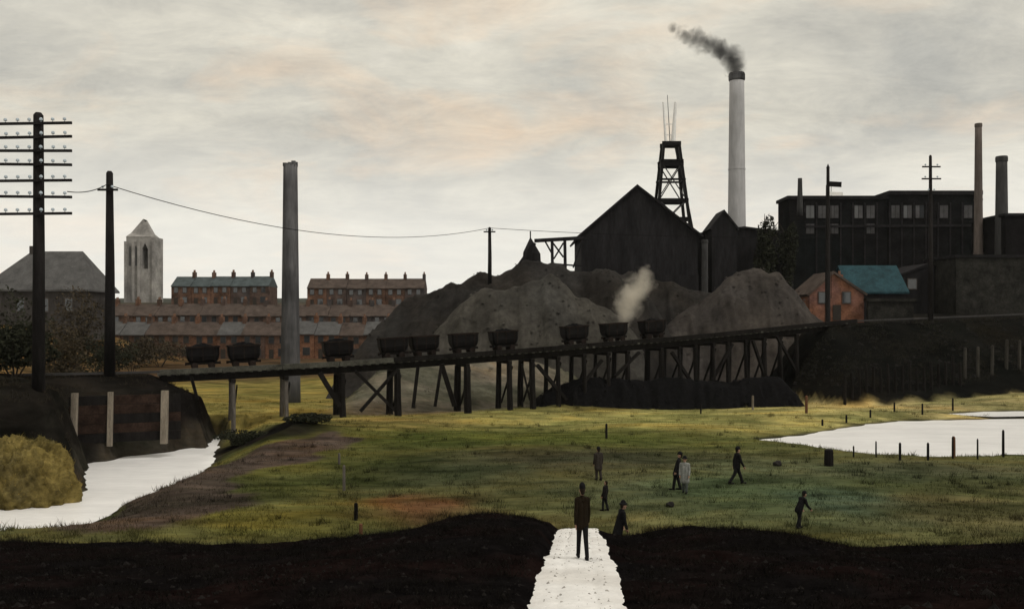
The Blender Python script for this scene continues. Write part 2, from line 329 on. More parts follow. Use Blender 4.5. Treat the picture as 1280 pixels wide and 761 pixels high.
BROWNB = [gp(px, py, -0.8) for px, py in ((85, 690), (120, 655), (150, 634), (200, 613), (262, 592), (300, 578), (420, 560), (440, 566), (380, 588), (300, 604), (262, 630), (300, 655), (240, 676), (160, 690))]
def ground_col(x, y, z):
    c = np.zeros(x.shape + (3,)); c[:] = (.10, .10, .042)
    wsum = np.full(x.shape, 0.22); acc = c * 0.22
    jx = x + vnoise(x, y, 0.8, 7) * 1.2; jy = y + vnoise(x, y, 1.1, 9) * 1.0
    for px, py, rx, ry, k in BLOBS:
        bx, by = gp(px, py); sx = rx * by / F; sy = by * by / (EYE * F) * ry
        w = np.exp(-(((jx - bx) / sx) ** 2 + ((jy - by) / sy) ** 2)); acc += w[..., None] * np.array(k) * (1.3 if py < 530 else 1.0 if px > 780 and py > 585 else 0.76); wsum += w
    c = acc / wsum[..., None]
    def put(m, k): c[:] = c * (1 - m[..., None]) + np.array(k) * m[..., None]
    t = jy - track_y(jx)
    put(sst(-1.5, 2.0, t) * sst(-40, -10, x) * (1 - sst(4, 10, x)), (.165, .145, .115))                          # pale cinders beyond the trestle
    put(sst(-3.0, 0.5, t) * (1 - sst(-17, -13, x + 0.1 * t)), (.225, .185, .06))                                            # yellow grass beyond its low end
    put(sst(-2, 1, t) * sst(4, 10, x), (.045, .042, .038))
    put(sst(42, 62, t) * (1 - sst(0, 12, x)), (.085, .055, .034))                                                  # rust brown ground by the town
    put(sst(60, 75, t + 6 * vnoise(x, y, .1)) * (1 - sst(-90, -50, x)) * (1 - sst(180, 190, y)), (.15, .095, .036))
    put(sst(180, 230, y), (.075, .06, .045)); put(sst(250, 330, y), (.07, .075, .07))
    put(1 - sst(0.2, 1.0, poly_sd(jx, jy, BROWNB)), (.075, .057, .048))
    put(np.exp(-(((jx + 18.2) / 6.0) ** 4 + ((jy - 62.0) / 3.2) ** 4)), (.011, .010, .010))
    put(np.exp(-(((jx - 15.0) / 12.0) ** 4 + ((jy - track_y(x) + 0.6) / 3.7) ** 4)), (.009, .0085, .0095))
    e = sst(-0.8, 0.4, emb_left(x, y)) * (y < 110); put(e, (.010, .0085, .008))
    put((1 - sst(-24.5, -22.5, x)) * sst(44.5, 46, y) * (1 - sst(62, 66, y)), (.016, .014, .012))
    e = sst(-0.2, 0.7, np.where((y < 118), emb_right(x, y), -9) + vnoise(x, y, 1.2, 4) * 0.5); put(e, (.0075, .0075, .007))
    put(sst(20, 30, x) * sst(5, 8, t) * sst(98, 104, y), (.013, .0125, .012))
    for Pn in (STREAM, POND, POOL): put(0.8 * (1 - sst(0.15, 0.7, poly_sd(jx * .15 + x * .85, jy * .15 + y * .85, Pn))), (.045, .04, .032))
    return c
def grid_mesh(name, xs, ys, hf, cf=None):
    X, Y = np.meshgrid(xs, ys); Z = hf(X, Y); nx, ny = len(xs), len(ys)
    me = bpy.data.meshes.new(name); me.vertices.add(nx * ny)
    me.vertices.foreach_set('co', np.stack([X, Y, Z], -1).astype(np.float32).ravel())
    i = np.arange(nx * ny).reshape(ny, nx)
    q = np.stack([i[:-1, :-1], i[:-1, 1:], i[1:, 1:], i[1:, :-1]], -1).reshape(-1)
    nf = (nx - 1) * (ny - 1); me.loops.add(nf * 4); me.loops.foreach_set('vertex_index', q.astype(np.int32))
    me.polygons.add(nf); me.polygons.foreach_set('loop_start', np.arange(0, nf * 4, 4, dtype=np.int32)); me.polygons.foreach_set('loop_total', np.full(nf, 4, np.int32))
    me.update(calc_edges=True)
    if cf is not None:
        C = cf(X, Y, Z); a = me.color_attributes.new('Col', 'FLOAT_COLOR', 'POINT')
        a.data.foreach_set('color', np.concatenate([C, np.ones(C.shape[:2] + (1,))], -1).astype(np.float32).ravel())
    return me
def spaced(parts):
    out = []
    for a, b, s in parts: out += list(np.arange(a, b, s))
    return np.array(out + [parts[-1][1]])
gx = spaced([(-900, -300, 50), (-300, -130, 10), (-130, -75, 2.5), (-75, -36, 0.4), (-36, -13, 0.2), (-13, 75, 0.4), (75, 130, 2.5), (130, 300, 10), (300, 900, 50)])
gy = spaced([(-40, 26, 4), (26, 42, 0.4), (42, 66, 0.2), (66, 112, 0.4), (112, 240, 2), (240, 400, 10), (400, 900, 40)])
tag(link('ground', grid_mesh('ground', gx, gy, H, ground_col), M_ground, smooth=True), kind='structure')
def water(name, P, z, label):
    mb = MB(); cx = sum(p[0] for p in P) / len(P); cy = sum(p[1] for p in P) / len(P)
    x0, x1 = min(p[0] for p in P) - 1.2, max(p[0] for p in P) + 1.2; y0, y1 = min(p[1] for p in P) - 1.2, max(p[1] for p in P) + 1.2
    # a sheet a little wider than the bed; the banks rise through it
    bm = bmesh.new(); vs = []
    for i, p in enumerate(P):
        a = Vector(P[i - 1]); b = Vector(p); c = Vector(P[(i + 1) % len(P)])
        n = ((b - a).normalized() + (c - b).normalized()); n = Vector((n.y, -n.x)).normalized()
        vs.append((b.x + n.x * 0.45, b.y + n.y * 0.45))
    area = sum(P[i - 1][0] * P[i][1] - P[i][0] * P[i - 1][1] for i in range(len(P)))
    if area < 0: vs = [(2 * p[0] - v[0], 2 * p[1] - v[1]) for p, v in zip(P, vs)]
    f = bm.faces.new([bm.verts.new((x, y, z)) for x, y in vs]); f.normal_update()
    if f.normal.z < 0: bmesh.ops.reverse_faces(bm, faces=[f])
    bmesh.ops.triangulate(bm, faces=bm.faces[:])
    me = bpy.data.meshes.new(name); bm.to_mesh(me); bm.free()
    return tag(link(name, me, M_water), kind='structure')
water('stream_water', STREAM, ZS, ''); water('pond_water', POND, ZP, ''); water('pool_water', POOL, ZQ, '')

# near bank of black earth with the path cut through it
def path_x(y): return 1.0 + (y - 13.75) * (1.2 / 15.25)
def bank_z(x, y):
    z = 3.49 - 0.163 * (y - 13.75)
    far = sst(13, 28, y)
    u = x - path_x(y)
    edge = sst(0.62, 1.05, np.abs(u + 0.10 * vnoise(x, y, 0.8, 11) + 0.05 * vnoise(x, y, 3.1, 12) + 0.03 * vnoise(x, y, 8.1, 13)))
    u = u * edge
    z = z + far * (0.62 * np.exp(-((u + 2.6) / 2.6) ** 2) + 0.20 * np.exp(-((u - 4.2) / 2.8) ** 2) - 0.25 * np.exp(-((u - 1.7) / 1.2) ** 2) - 0.33 * sst(4, 11, -u) - 0.42 * sst(5, 9.5, u) + 0.22 * np.exp(-((u + 11) / 2.5) ** 2) * 0 + 0.25*sst(13,17,u))
    rough = vnoise(x, y, 1.9, 2) * 0.06 + vnoise(x, y, 5.1, 6) * 0.03 + vnoise(x, y, 0.7, 8) * 0.09
    z = z + rough * edge - 0.12 * (1 - edge) * 1.0
    crest = 28.9 + vnoise(x, y * 0, 0.9, 3) * 0.25
    return z - 0.75 * np.maximum(0, y - crest) - 0.05 * np.maximum(0, y - crest) ** 2
bx = spaced([(-46, -1, 0.16), (-1, 4.5, 0.045), (4.5, 46, 0.16)]); by = np.arange(4, 33.01, 0.12)
tag(link('near_bank', grid_mesh('near_bank', bx, by, bank_z), M_bank, smooth=True), kind='structure')
px_ = np.linspace(-1.05, 1.05, 61); py_ = np.arange(4, 29.5, 0.07)
PU, PY = np.meshgrid(px_, py_)
PX = PU * (0.80 - 0.18 * sst(19, 29, PY) + 0.06 * vnoise(PU * 0 + np.sign(PU) * 9, PY, 0.9, 2) + 0.05 * vnoise(np.sign(PU) * 5, PY, 2.9, 6)) + path_x(PY)
PZ = bank_z(path_x(PY), PY) + 0.075 - 0.03 * np.abs(PU) ** 3 + 0.012 * vnoise(PX, PY, 6.0, 1) + 0.010 * vnoise(PX, PY, 15.0, 3) - 0.022 * np.exp(-((np.abs(PU) - 0.42) / 0.12) ** 2)
mb = MB(); ny, nx = PX.shape
mb.v = [tuple(p) for p in np.stack([PX, PY, PZ], -1).reshape(-1, 3)]
mb.f = [(j * nx + i, j * nx + i + 1, (j + 1) * nx + i + 1, (j + 1) * nx + i) for j in range(ny - 1) for i in range(nx - 1)]
tag(mb.build('path', M_path, smooth=True), kind='structure')

# ------------------------------------------------------------------ grass
def blades(name, n, pos, hgt, wid, cols, m, lean=0.5, label=None):
    a = RNG.uniform(0, 2 * np.pi, n); ca, sa = np.cos(a), np.sin(a); l = RNG.uniform(-lean, lean, (n, 2)) * hgt[:, None]
    v = np.zeros((n, 3, 3)); b = pos.copy(); b[:, 2] -= 0.02
    v[:, 0] = b; v[:, 1] = b; v[:, 2] = b
    v[:, 0, 0] -= ca * wid; v[:, 0, 1] -= sa * wid; v[:, 1, 0] += ca * wid; v[:, 1, 1] += sa * wid
    v[:, 2, :2] += l; v[:, 2, 2] += hgt
    me = bpy.data.meshes.new(name); me.vertices.add(n * 3); me.vertices.foreach_set('co', v.astype(np.float32).ravel())
    me.loops.add(n * 3); me.loops.foreach_set('vertex_index', np.arange(n * 3, dtype=np.int32))
    me.polygons.add(n); me.polygons.foreach_set('loop_start', np.arange(0, n * 3, 3, dtype=np.int32)); me.polygons.foreach_set('loop_total', np.full(n, 3, np.int32)); me.update(calc_edges=True)
    if cols is not None:
        at_ = me.color_attributes.new('Col', 'FLOAT_COLOR', 'POINT'); cc = np.repeat(np.concatenate([cols, np.ones((n, 1))], 1), 3, 0)
        at_.data.foreach_set('color', cc.astype(np.float32).ravel())
    return link(name, me, m)
n = 60000
d = 30.5 + 62 * RNG.uniform(0, 1, n) ** 1.5; x = RNG.uniform(-1, 1, n) * (0.66 * d + 6)
clump = vnoise(x, d, 1.1, 1) + vnoise(x, d, 2.7, 4) * 0.6 + RNG.normal(0, 0.5, n)
z = H(x, d); cl = ground_col(x, d, z)
ok = (clump > -0.1) & (cl.sum(-1) > 0.14) & (poly_sd(x, d, STREAM) > 0.3) & (poly_sd(x, d, POND) > 0.2) & (poly_sd(x, d, POOL) > 0.1) & (z > -1.3) & (d > 30.0)
x, d, z, cl = x[ok], d[ok], z[ok], cl[ok]; k = 6
P = np.stack([np.repeat(x, k), np.repeat(d, k), np.repeat(z, k)], 1); m_ = len(P)
P[:, :2] += RNG.normal(0, 0.11, (m_, 2))
hg = RNG.gamma(4, 0.022, m_) + 0.03; cc = np.repeat(cl, k, 0) * RNG.uniform(0.65, 1.35, (m_, 1)) * np.array([1.0, 1.02, 0.9])
tag(blades('meadow_grass', m_, P, hg, np.full(m_, 0.014), cc, M_grass), 'short rough grass over the meadow between the black bank and the trestle', 'grass', kind='stuff')
n = 900
d = 31.5 + 55 * RNG.uniform(0, 1, n) ** 1.3; x = RNG.uniform(-1, 1, n) * (0.66 * d + 4); z = H(x, d); cl = ground_col(x, d, z)
ok = (cl.sum(-1) > 0.14) & (poly_sd(x, d, STREAM) > 0.5) & (poly_sd(x, d, POND) > 0.1) & (vnoise(x, d, 0.5, 3) > -0.2); x, d, z, cl = x[ok], d[ok], z[ok], cl[ok]; k = 26
P = np.stack([np.repeat(x, k), np.repeat(d, k), np.repeat(z, k)], 1); m_ = len(P); P[:, :2] += RNG.normal(0, 0.13, (m_, 2))
hg = RNG.gamma(5, 0.035, m_) + 0.06; cc = np.repeat(cl * RNG.uniform(0.35, 1.1, (len(cl), 1)), k, 0) * RNG.uniform(0.7, 1.2, (m_, 1))
tag(blades('rush_tussocks', m_, P, hg, np.full(m_, 0.016), cc, M_grass, 0.6), 'darker rush tussocks scattered over the meadow', 'grass', kind='stuff')
n = 34000
y = 9 + 20.6 * RNG.uniform(0, 1, n) ** 0.6; x = RNG.uniform(-1, 1, n) * (0.66 * y + 3)
ok = (np.abs(x - path_x(y)) > 1.05) & (vnoise(x, y, 1.3, 4) + RNG.normal(0, 0.4, n) > 0.0); x, y = x[ok], y[ok]; k = 6
x = np.repeat(x, k) + RNG.normal(0, 0.07, len(x) * k); y = np.repeat(y, k) + RNG.normal(0, 0.07, len(y) * k)
hg = (RNG.gamma(3, 0.024, len(x)) + 0.02) * (1 + 1.1 * np.clip(vnoise(x, y, 0.9, 21), 0, 1) * sst(25, 28.5, y))
k_ = 700; xc = RNG.uniform(-24, 24, k_); yc = 28.3 + RNG.normal(0, .5, k_); ok = (np.abs(xc - path_x(yc)) > 1.2) & (vnoise(xc, yc, .8, 17) > -.1); xc, yc = xc[ok], yc[ok]; k_ = 16
xc = np.repeat(xc, k_) + RNG.normal(0, .10, len(xc) * k_); yc = np.repeat(yc, k_) + RNG.normal(0, .10, len(yc) * k_)
x = np.concatenate([x, xc]); y = np.concatenate([y, yc]); hg = np.concatenate([hg, RNG.gamma(4, .035, len(xc)) + .04])
tag(blades('dead_heath', len(x), np.stack([x, y, bank_z(x, y)], 1), hg, np.full(len(x), 0.009), None, M_heath, 0.8), 'black dead heath stubble over the near bank on both sides of the path', 'heath', kind='stuff')

def pebbles(name, xs, ys, zs, sz, m, label, cat):
    b = MB()
    for x, y, z, r in zip(xs, ys, zs, sz):
        a = random.uniform(0, 6.28); v = []
        for i in range(5):
            t_ = a + i * 1.2566; q = r * random.uniform(.7, 1.2); v.append((x + q * math.cos(t_), y + q * math.sin(t_), z - r * .3))
        v.append((x + r * random.uniform(-.3, .3), y + r * random.uniform(-.3, .3), z + r * random.uniform(.35, .75)))
        b.add(v, [(i, (i + 1) % 5, 5) for i in range(5)])
    return tag(b.build(name, m), label, cat, kind='stuff')
k = 2600; ys = 8 + 21 * RNG.uniform(0, 1, k) ** .8; xs = RNG.uniform(-1, 1, k) * (0.64 * ys + 1)
ok = np.abs(xs - path_x(ys)) > 1.0; xs, ys = xs[ok], ys[ok]
pebbles('cinders', xs, ys, bank_z(xs, ys), RNG.gamma(2, .018, len(xs)) + .012, M_cinder, 'loose dark cinders scattered over the near bank', 'cinders')
k = 420; ys = RNG.uniform(9, 28.8, k); us = RNG.normal(0, .62, k); us = np.clip(us * .7, -.55, .55); xs = path_x(ys) + us
pebbles('path_gravel', xs, ys, bank_z(path_x(ys), ys) + .065, RNG.gamma(2, .008, k) + .008, M_pgrav, 'loose grey gravel on the white path', 'gravel')

# ------------------------------------------------------------------ timber trestle and its track
tr = empty('timber_trestle', (0, float(track_y(0)), 0))
tag(tr, 'long black timber trestle carrying the tub track across the meadow', 'trestle')
U = Vector((1, 0.406, 0)).normalized(); V = Vector((-U.y, U.x, 0)); ORG = Vector((0, track_y(0), 0))
def tp(x, v=0.0, z=0.0): return Vector((x, track_y(x), 0)) + V * v + Vector((0, 0, z)) - ORG       # local to the trestle
def px2x(px): k = (px - 640) / F; return k * 78.9 / (1 - 0.406 * k)
def xs_run(a, b, s): return list(np.arange(a, b, s)) + [b]
X0, X1 = -27.2, 35.5
for v in (-0.95, 0.95):
    for xa, xb in zip(xs_run(X0, X1, 5.0)[:-1], xs_run(X0, X1, 5.0)[1:]):
        MB().bar(tp(xa, v, deck_z(xa) - 0.40), tp(xb, v, deck_z(xb) - 0.40), 0.26, 0.52).build('stringer', M_wood, tr)
for k, xx in enumerate(np.arange(X0, X1, 0.62)):
    L = 1.55 + 0.12 * wob(xx * 3, 1.0)
    if k == 0: sl = MB().box(-0.13, 0.13, -L, L, -0.09, 0.09).mesh('sleeper'); sl.materials.append(M_deckg)
    o = link('sleeper', sl, None, tr); o.location = tp(xx, 0.06 * wob(xx, 5.), deck_z(xx) - 0.05); o.rotation_euler = (0, 0, math.atan2(U.y, U.x) + 0.03 * wob(xx, 9.)); o.scale = (1, L / 1.55, 1)
for xa, xb in zip(xs_run(X0, X1, 4.2)[:-1], xs_run(X0, X1, 4.2)[1:]):
    MB().bar(tp(xa + .02, -1.42, deck_z(xa) + 0.14), tp(xb - .02, -1.42, deck_z(xb) + 0.14 + 0.03 * wob(xa, 3.)), 0.24, 0.40).build('edge_beam', M_deckg if xa < -14 else M_wood, tr)
for v in (-0.55, 0.55):
    rl = MB()
    xs = xs_run(-60, 62, 4.0)
    for xa, xb in zip(xs[:-1], xs[1:]): rl.bar(tp(xa, v, deck_z(xa) + 0.10), tp(xb, v, deck_z(xb) + 0.10), 0.07, 0.12)
    rl.build('rail', M_steel, tr)
for px, wd in ((290, .34), (355, .34), (424, .50), (492, .56), (578, .60), (630, .48), (658, .52), (690, .40), (722, .42), (752, .34), (776, .46), (818, .54), (840, .34), (860, .44), (882, .34), (900, .44), (922, .36), (945, .48), (965, .36), (985, .42)):
    xx = px2x(px); top = float(deck_z(xx)) - 0.66
    MB().bar(tp(xx, -1.5, top - 0.14), tp(xx, 1.5, top - 0.14), 0.34, 0.28).build('cap_beam', M_wood, tr)
    for v in (-1.25, 1.25):
        w0 = tp(xx, v * 1.18); w0.z = h1(w0.x + ORG.x, w0.y + ORG.y) - 0.25; w1 = tp(xx, v, top - 0.26)
        a = Vector((0.10 * wob(xx, 2.), 0, 0)); mid = w0.lerp(w1, 0.5) + Vector((0.05 * wob(xx, 7., v), 0, 0))
        mb = MB().tube([w0 + a, mid, w1], [wd * .56, wd * .52, wd * .48], 8)
        mb.build('post', M_woodg if px in (290, 355) else M_wood, tr)
    if top - w0.z > 3.2:
        MB().bar(tp(xx + 0.25, -1.3, top - 0.5), tp(xx + 0.25, 1.35, w0.z + 0.8), 0.1, 0.2).build('sway_brace', M_wood, tr)
def brace(p0, p1, w=0.2, v=-1.36):
    (a, b), (c, e) = p0, p1; xa, xb = px2x(a), px2x(c)
    def zz(py, xx): return zt(py, track_y(xx) - 1.3)
    pa, pb = tp(xa, v, zz(b, xa)), tp(xb, v, zz(e, xb))
    MB().bar(pa, pb, w, w * 0.8).build('brace', M_wood, tr)
for p in (((440, 464), (490, 514), .30), ((492, 461), (446, 514), .30), ((396, 466), (421, 508), .46), ((517, 458), (511, 510), .28), ((546, 455), (538, 508), .26), ((546, 455), (562, 507), .40),
          ((664, 456), (700, 500), .36), ((744, 450), (720, 480), .3), ((760, 470), (790, 440), .3), ((830, 440), (856, 480), .34), ((905, 430), (880, 475), .3), ((930, 425), (945, 470), .3), ((960, 420), (985, 465), .3), ((645, 455), (655, 500), .18), ((238, 470), (246, 500), .2)):
    brace(*p)

# ------------------------------------------------------------------ coal tubs on the track
def make_tub():
    t = empty('coal_tub', (0, 0, 0))
    b = MB(); L, Wd = 1.22, 0.72
    rings = []
    for z, kx, ky in ((0.62, .80, .62), (0.75, .90, .80), (1.05, .97, .95), (1.72, 1.0, 1.0)):
        rings.append([(sx * L * kx * (1 - (0.07 if abs(sx) == 1 and c else 0)), sy * Wd * ky, z) for sx, sy, c in ((-1, -.75, 0), (-.9, -1, 0), (.9, -1, 0), (1, -.75, 0), (1, .75, 0), (.9, 1, 0), (-.9, 1, 0), (-1, .75, 0))])
    inner = [(x * .94, y * .92, z) for x, y, z in rings[-1]]; floor = [(x * .9, y * .85, 0.9) for x, y, z in rings[-1]]
    vs = sum(rings, []) + inner + floor; fs = [tuple(range(7, -1, -1))]
    for r in range(5):
        for i in range(8): j = (i + 1) % 8; fs.append((r * 8 + i, r * 8 + j, r * 8 + 8 + j, r * 8 + 8 + i))
    fs.append(tuple(40 + i for i in range(8)))
    b.add(vs, fs); b.build('body', M_iron, t)
    rim = MB(); r4 = [(x * 1.025, y * 1.04) for x, y, z in rings[-1]]
    for i in range(8):
        j = (i + 1) % 8; rim.bar((*r4[i], 1.70), (*r4[j], 1.70), 0.07, 0.1)
    rim.build('rim', M_rust, t)
    for x in (-.8, 0.0, .8): [MB().bar((x, k * .755, 1.66), (x, k * .62, .72), .08, .04).build('rib', M_rust, t) for k in (-1, 1)]
    MB().box(-1.1, 1.1, -.42, -.30, .44, .60).box(-1.1, 1.1, .30, .42, .44, .60).box(-.9, -.8, -.3, .3, .46, .58).box(.8, .9, -.3, .3, .46, .58).build('underframe', M_wood, t)
    for x in (-.62, .62):
        ax = MB().tube([(x, -.62, .34), (x, .62, .34)], .05, 8).build('axle', M_rust, t)
        for s in (-1, 1): MB().tube([(x, s * .50, .34), (x, s * .56, .34), (x, s * .57, .34), (x, s * .60, .34)], [.25, .25, .19, .19], 14).build('wheel', M_rust, ax)
    for s in (-1, 1): MB().tube([(s * 1.1, 0, .52), (s * 1.3, 0, .52)], [.09, .11], 8).build('buffer', M_rust, t)
    return t
def make_load(seed):
    b = MB(); n, m = 14, 7; rnd = random.Random(seed); vs = []; fs = []
    for j in range(m + 1):
        f = j / m
        for i in range(n):
            f2 = i / (n - 1); x = (f2 - .5) * 2.16; yy = (f - .5) * 1.22
            e = max(0, 1 - abs(f2 - .5) * 2) ** .55 * max(0, 1 - abs(f - .5) * 2) ** .55
            vs.append((x, yy, 1.58 + .42 * e + rnd.uniform(-.06, .06) * (e > 0)))
    top = len(vs)
    for j in range(m):
        for i in range(n - 1): fs.append((j * n + i, j * n + i + 1, (j + 1) * n + i + 1, (j + 1) * n + i))
    b.add(vs, fs); b.box(-1.05, 1.05, -.58, .58, .92, 1.56)
    return b.build('coal_load', M_coal)
proto = make_tub()
TUBS = [(254, 1), (305, 1), (423, 1), (492, 0), (531, 0), (580, 0), (630, 1), (719, 1), (768, 0), (816, 1)]
ang = math.atan2(U.y, U.x)
for i, (px, full) in enumerate(TUBS):
    o = proto if i == 0 else copy_tree(proto)
    xx = px2x(px); sl = math.atan((deck_z(xx + 1) - deck_z(xx - 1)) / 2.16)
    o.location = (xx, track_y(xx), float(deck_z(xx)) + 0.075); o.rotation_euler = (0, -sl, ang); o.scale = (1.02, 1, 1.08)
    tag(o, f"{ORD[i]} black iron coal tub on the trestle counted from the embankment end", 'coal tub', 'coal tubs standing on the trestle')
    if full:
        c = make_load(i); c.location = o.location; c.rotation_euler = o.rotation_euler; c.scale = o.scale
        tag(c, f"heaped coal in the {ORD[i]} tub counted from the embankment end", 'coal', 'coal loads in the tubs')

k = 9000; xs = RNG.uniform(24, 66, k); ts = -2.0 - 7.5 * RNG.uniform(0, 1, k); ys = track_y(xs) + ts; zs = H(xs, ys); ok = (zs > 1.6) & (vnoise(xs, ys, .7, 3) + RNG.normal(0, .4, k) > .1); xs, ys, zs = xs[ok], ys[ok], zs[ok]
pebbles('bank_rubble', xs[::3], ys[::3], zs[::3], .05 + RNG.uniform(0, 1, len(xs[::3])) ** 3 * .32, M_bankr, 'loose black rubble down the colliery bank', 'rubble')
k2 = 8; P = np.stack([np.repeat(xs, k2), np.repeat(ys, k2), np.repeat(zs, k2)], 1); P[:, :2] += RNG.normal(0, .14, (len(P), 2))
tag(blades('bank_weeds', len(P), P, RNG.gamma(3, .06, len(P)) + .05, np.full(len(P), .02), np.array([.022, .021, .015]) * RNG.uniform(.5, 1.5, (len(P), 1)), M_weed, .8), 'dark weeds growing on the colliery bank', 'weeds', kind='stuff')
k = 6000; xs = RNG.uniform(-46, -22, k); ys = RNG.uniform(46, 70, k); zs = H(xs, ys); ok = (zs > .6) & (vnoise(xs, ys, .9, 3) + RNG.normal(0, .4, k) > .15); xs, ys, zs = xs[ok], ys[ok], zs[ok]
P = np.stack([np.repeat(xs, k2), np.repeat(ys, k2), np.repeat(zs, k2)], 1); P[:, :2] += RNG.normal(0, .12, (len(P), 2))
tag(blades('embankment_weeds', len(P), P, RNG.gamma(3, .045, len(P)) + .04, np.full(len(P), .018), np.array([.026, .022, .015]) * RNG.uniform(.5, 1.5, (len(P), 1)), M_weed, .8), 'dark weeds growing on the embankment above the stream', 'weeds', kind='stuff')

# ------------------------------------------------------------------ retaining wall by the stream and revetment stakes
rw = empty('retaining_wall', (-27, 59.9, ZS)); tag(rw, 'timber retaining wall with pale upright posts along the embankment foot by the stream', 'retaining wall')
def wl(px, off=0.0):                        # along the foot of the embankment
    k = (px - 640) / F; y = (track_y(0) - 8.45 - off) / (1 - 0.406 * k); return Vector((k * y, y, 0)) - Vector(rw.location)
for k in range(5):
    for a, b in ((86, 138), (138, 204), (204, 226)):
        pa, pb = wl(a, -0.12), wl(b, -0.12); z0 = -0.25 + k * 0.64
        e = 0.05 * wob(k * 3.1, a * .1)
        MB().bar(pa + Vector((0, e, z0 + .3)), pb + Vector((0, e, z0 + .3 + 0.03 * wob(a, k))), 0.1, 0.6).build('plank', M_plank if wob(k * 5.3, a * .37) > .12 else M_wood, rw)
for px, w in ((92, .36), (137, .3), (205, .42)):
    p = wl(px, 0.12); MB().bar(p + Vector((0, 0, -0.5)), p + Vector((0.03, 0.1, 3.15)), w, w * .8).build('post', M_palew, rw)
stakes = []
for i, px in enumerate(list(range(1056, 1202, 9))):
    k = (px - 640) / F; y = (track_y(0) - 9.6 + .3 * wob(px, 1.)) / (1 - 0.406 * k); x = k * y
    stakes.append((x, y, 2.2 + .9 * abs(wob(px * .3, 4.)) + (0.5 if i % 3 == 0 else 0), M_wood, .30))
for i, (x, y, hh, m, w) in enumerate(stakes):
    z = h1(x, y); o = MB().tube([(0, 0, -.6), (.02, 0, hh * .5), (.08 * wob(x, y), 0.05, hh - .12), (.08 * wob(x, y), .05, hh)], [w * .5, w * .48, w * .46, w * .2], 8).build('revetment_stake', m)
    o.location = (x, y, z); tag(o, f"{ORD[i]} thick black stake below the colliery bank, counted from the trestle", 'stake', 'black stakes along the colliery bank')
for i, px in enumerate([1206, 1222, 1240, 1258, 1274]):
    k = (px - 640) / F; y = (track_y(0) - 8.6) / (1 - 0.406 * k); x = k * y
    o = MB().tube([(0, 0, -.5), (.03, 0, 1.6), (.05, 0, 2.9 + .4 * wob(px, 3.)), (.05, 0, 3.0 + .4 * wob(px, 3.))], [.17, .16, .15, .06], 8).build('revetment_stake', M_stakeg)
    o.location = (x, y, h1(x, y)); tag(o, f"{ORD[i]} grey weathered stake on the colliery bank, counted from the black stakes", 'stake', 'grey stakes on the colliery bank')

# ------------------------------------------------------------------ fence posts of the meadow
def fpost(px, py, hpx, m, w, label, group, cat='post', lean=0.0):
    x, y = gp(px, py)
    for _ in range(3):
        z = h1(x, y); x, y = gp(px, py, z)
    hh = hpx * y / F
    o = MB().tube([(0, 0, -.3), (lean * .5, 0, hh * .5), (lean, 0, hh * .94), (lean, 0, hh)], [w * .5, w * .5, w * .46, w * .25], 8).build('fence_post', m)
    o.location = (x, y, h1(x, y)); tag(o, label, cat, group)
for i, (px, py, hp) in enumerate(((1067, 571, 14), (1095, 571, 20), (1125, 575, 22), (1160, 575, 22), (1191, 573, 28), (1222, 574, 26), (1254, 571, 34))):
    fpost(px, py, hp, M_wood, .15 if i in (2, 3, 6) else .10, f"{ORD[i]} dark post on the near shore of the big pond, counted from its narrow end", 'posts on the near shore of the pond', lean=.04 * wob(px, 2.))
for i, (px, py, hp) in enumerate(((1028, 537, 8), (1058, 530, 10), (1088, 524, 10), (1118, 520, 12), (1153, 517, 14), (1191, 512, 16))):
    fpost(px, py, hp, M_wood, .16, f"{ORD[i]} small dark post on the ochre bank behind the pond, counted from the trestle", 'posts behind the pond')
fpost(1036, 582, 21, M_wood, .52, 'thick dark stump post at the near edge of the big pond', None, 'stump')
fpost(941, 512, 18, M_palew, .2, 'bleached pale post below the high end of the trestle', None)
fpost(1008, 516, 22, M_rustw, .24, 'rust brown post below the high end of the trestle', None)
fpost(1216, 492, 20, M_palew, .2, 'bleached pale post at the foot of the colliery bank', None)
fpost(1192, 496, 26, M_rustw, .22, 'rust brown post at the foot of the colliery bank', None)
fpost(758, 548, 19, M_wood, .16, 'lone thin dark post in the ochre strip below the middle of the trestle', None)
fpost(876, 517, 12, M_wood, .14, 'short dark post between the coal slack mound and the bleached post', None)
fpost(430, 613, 32, M_woodg, .14, 'tall thin grey stake on the green slope above the red soil patch', None)
fpost(445, 650, 22, M_wood, .16, 'short black stake standing in the red soil patch', None)
fpost(451, 667, 13, M_rustw, .14, 'rust brown stump of a stake beside the black stake in red soil', None, 'stump')
fpost(424, 580, 14, M_woodg, .14, 'short grey stake on the slope below the low end of the trestle', None)
def stone(px, py, s, label):
    x, y = gp(px, py); z = h1(x, y); x, y = gp(px, py, z)
    bm = bmesh.new(); bmesh.ops.create_icosphere(bm, subdivisions=3, radius=s)
    for v in bm.verts:
        k = 1 + .35 * mnoise.noise(v.co * 3 / s * .6) ; v.co = Vector((v.co.x * k * 1.2, v.co.y * k, v.co.z * k * .95))
    me = bpy.data.meshes.new('stone'); bm.to_mesh(me); bm.free(); o = link('stone', me, M_stonedk, smooth=True); o.location = (x, y, h1(x, y) + s * .55); tag(o, label, 'stone')
stone(838, 633, .15, 'small dark stone in the grass near the person in pale grey'); stone(972, 582, .2, 'dark stone in the grass between the striding man and the pond')

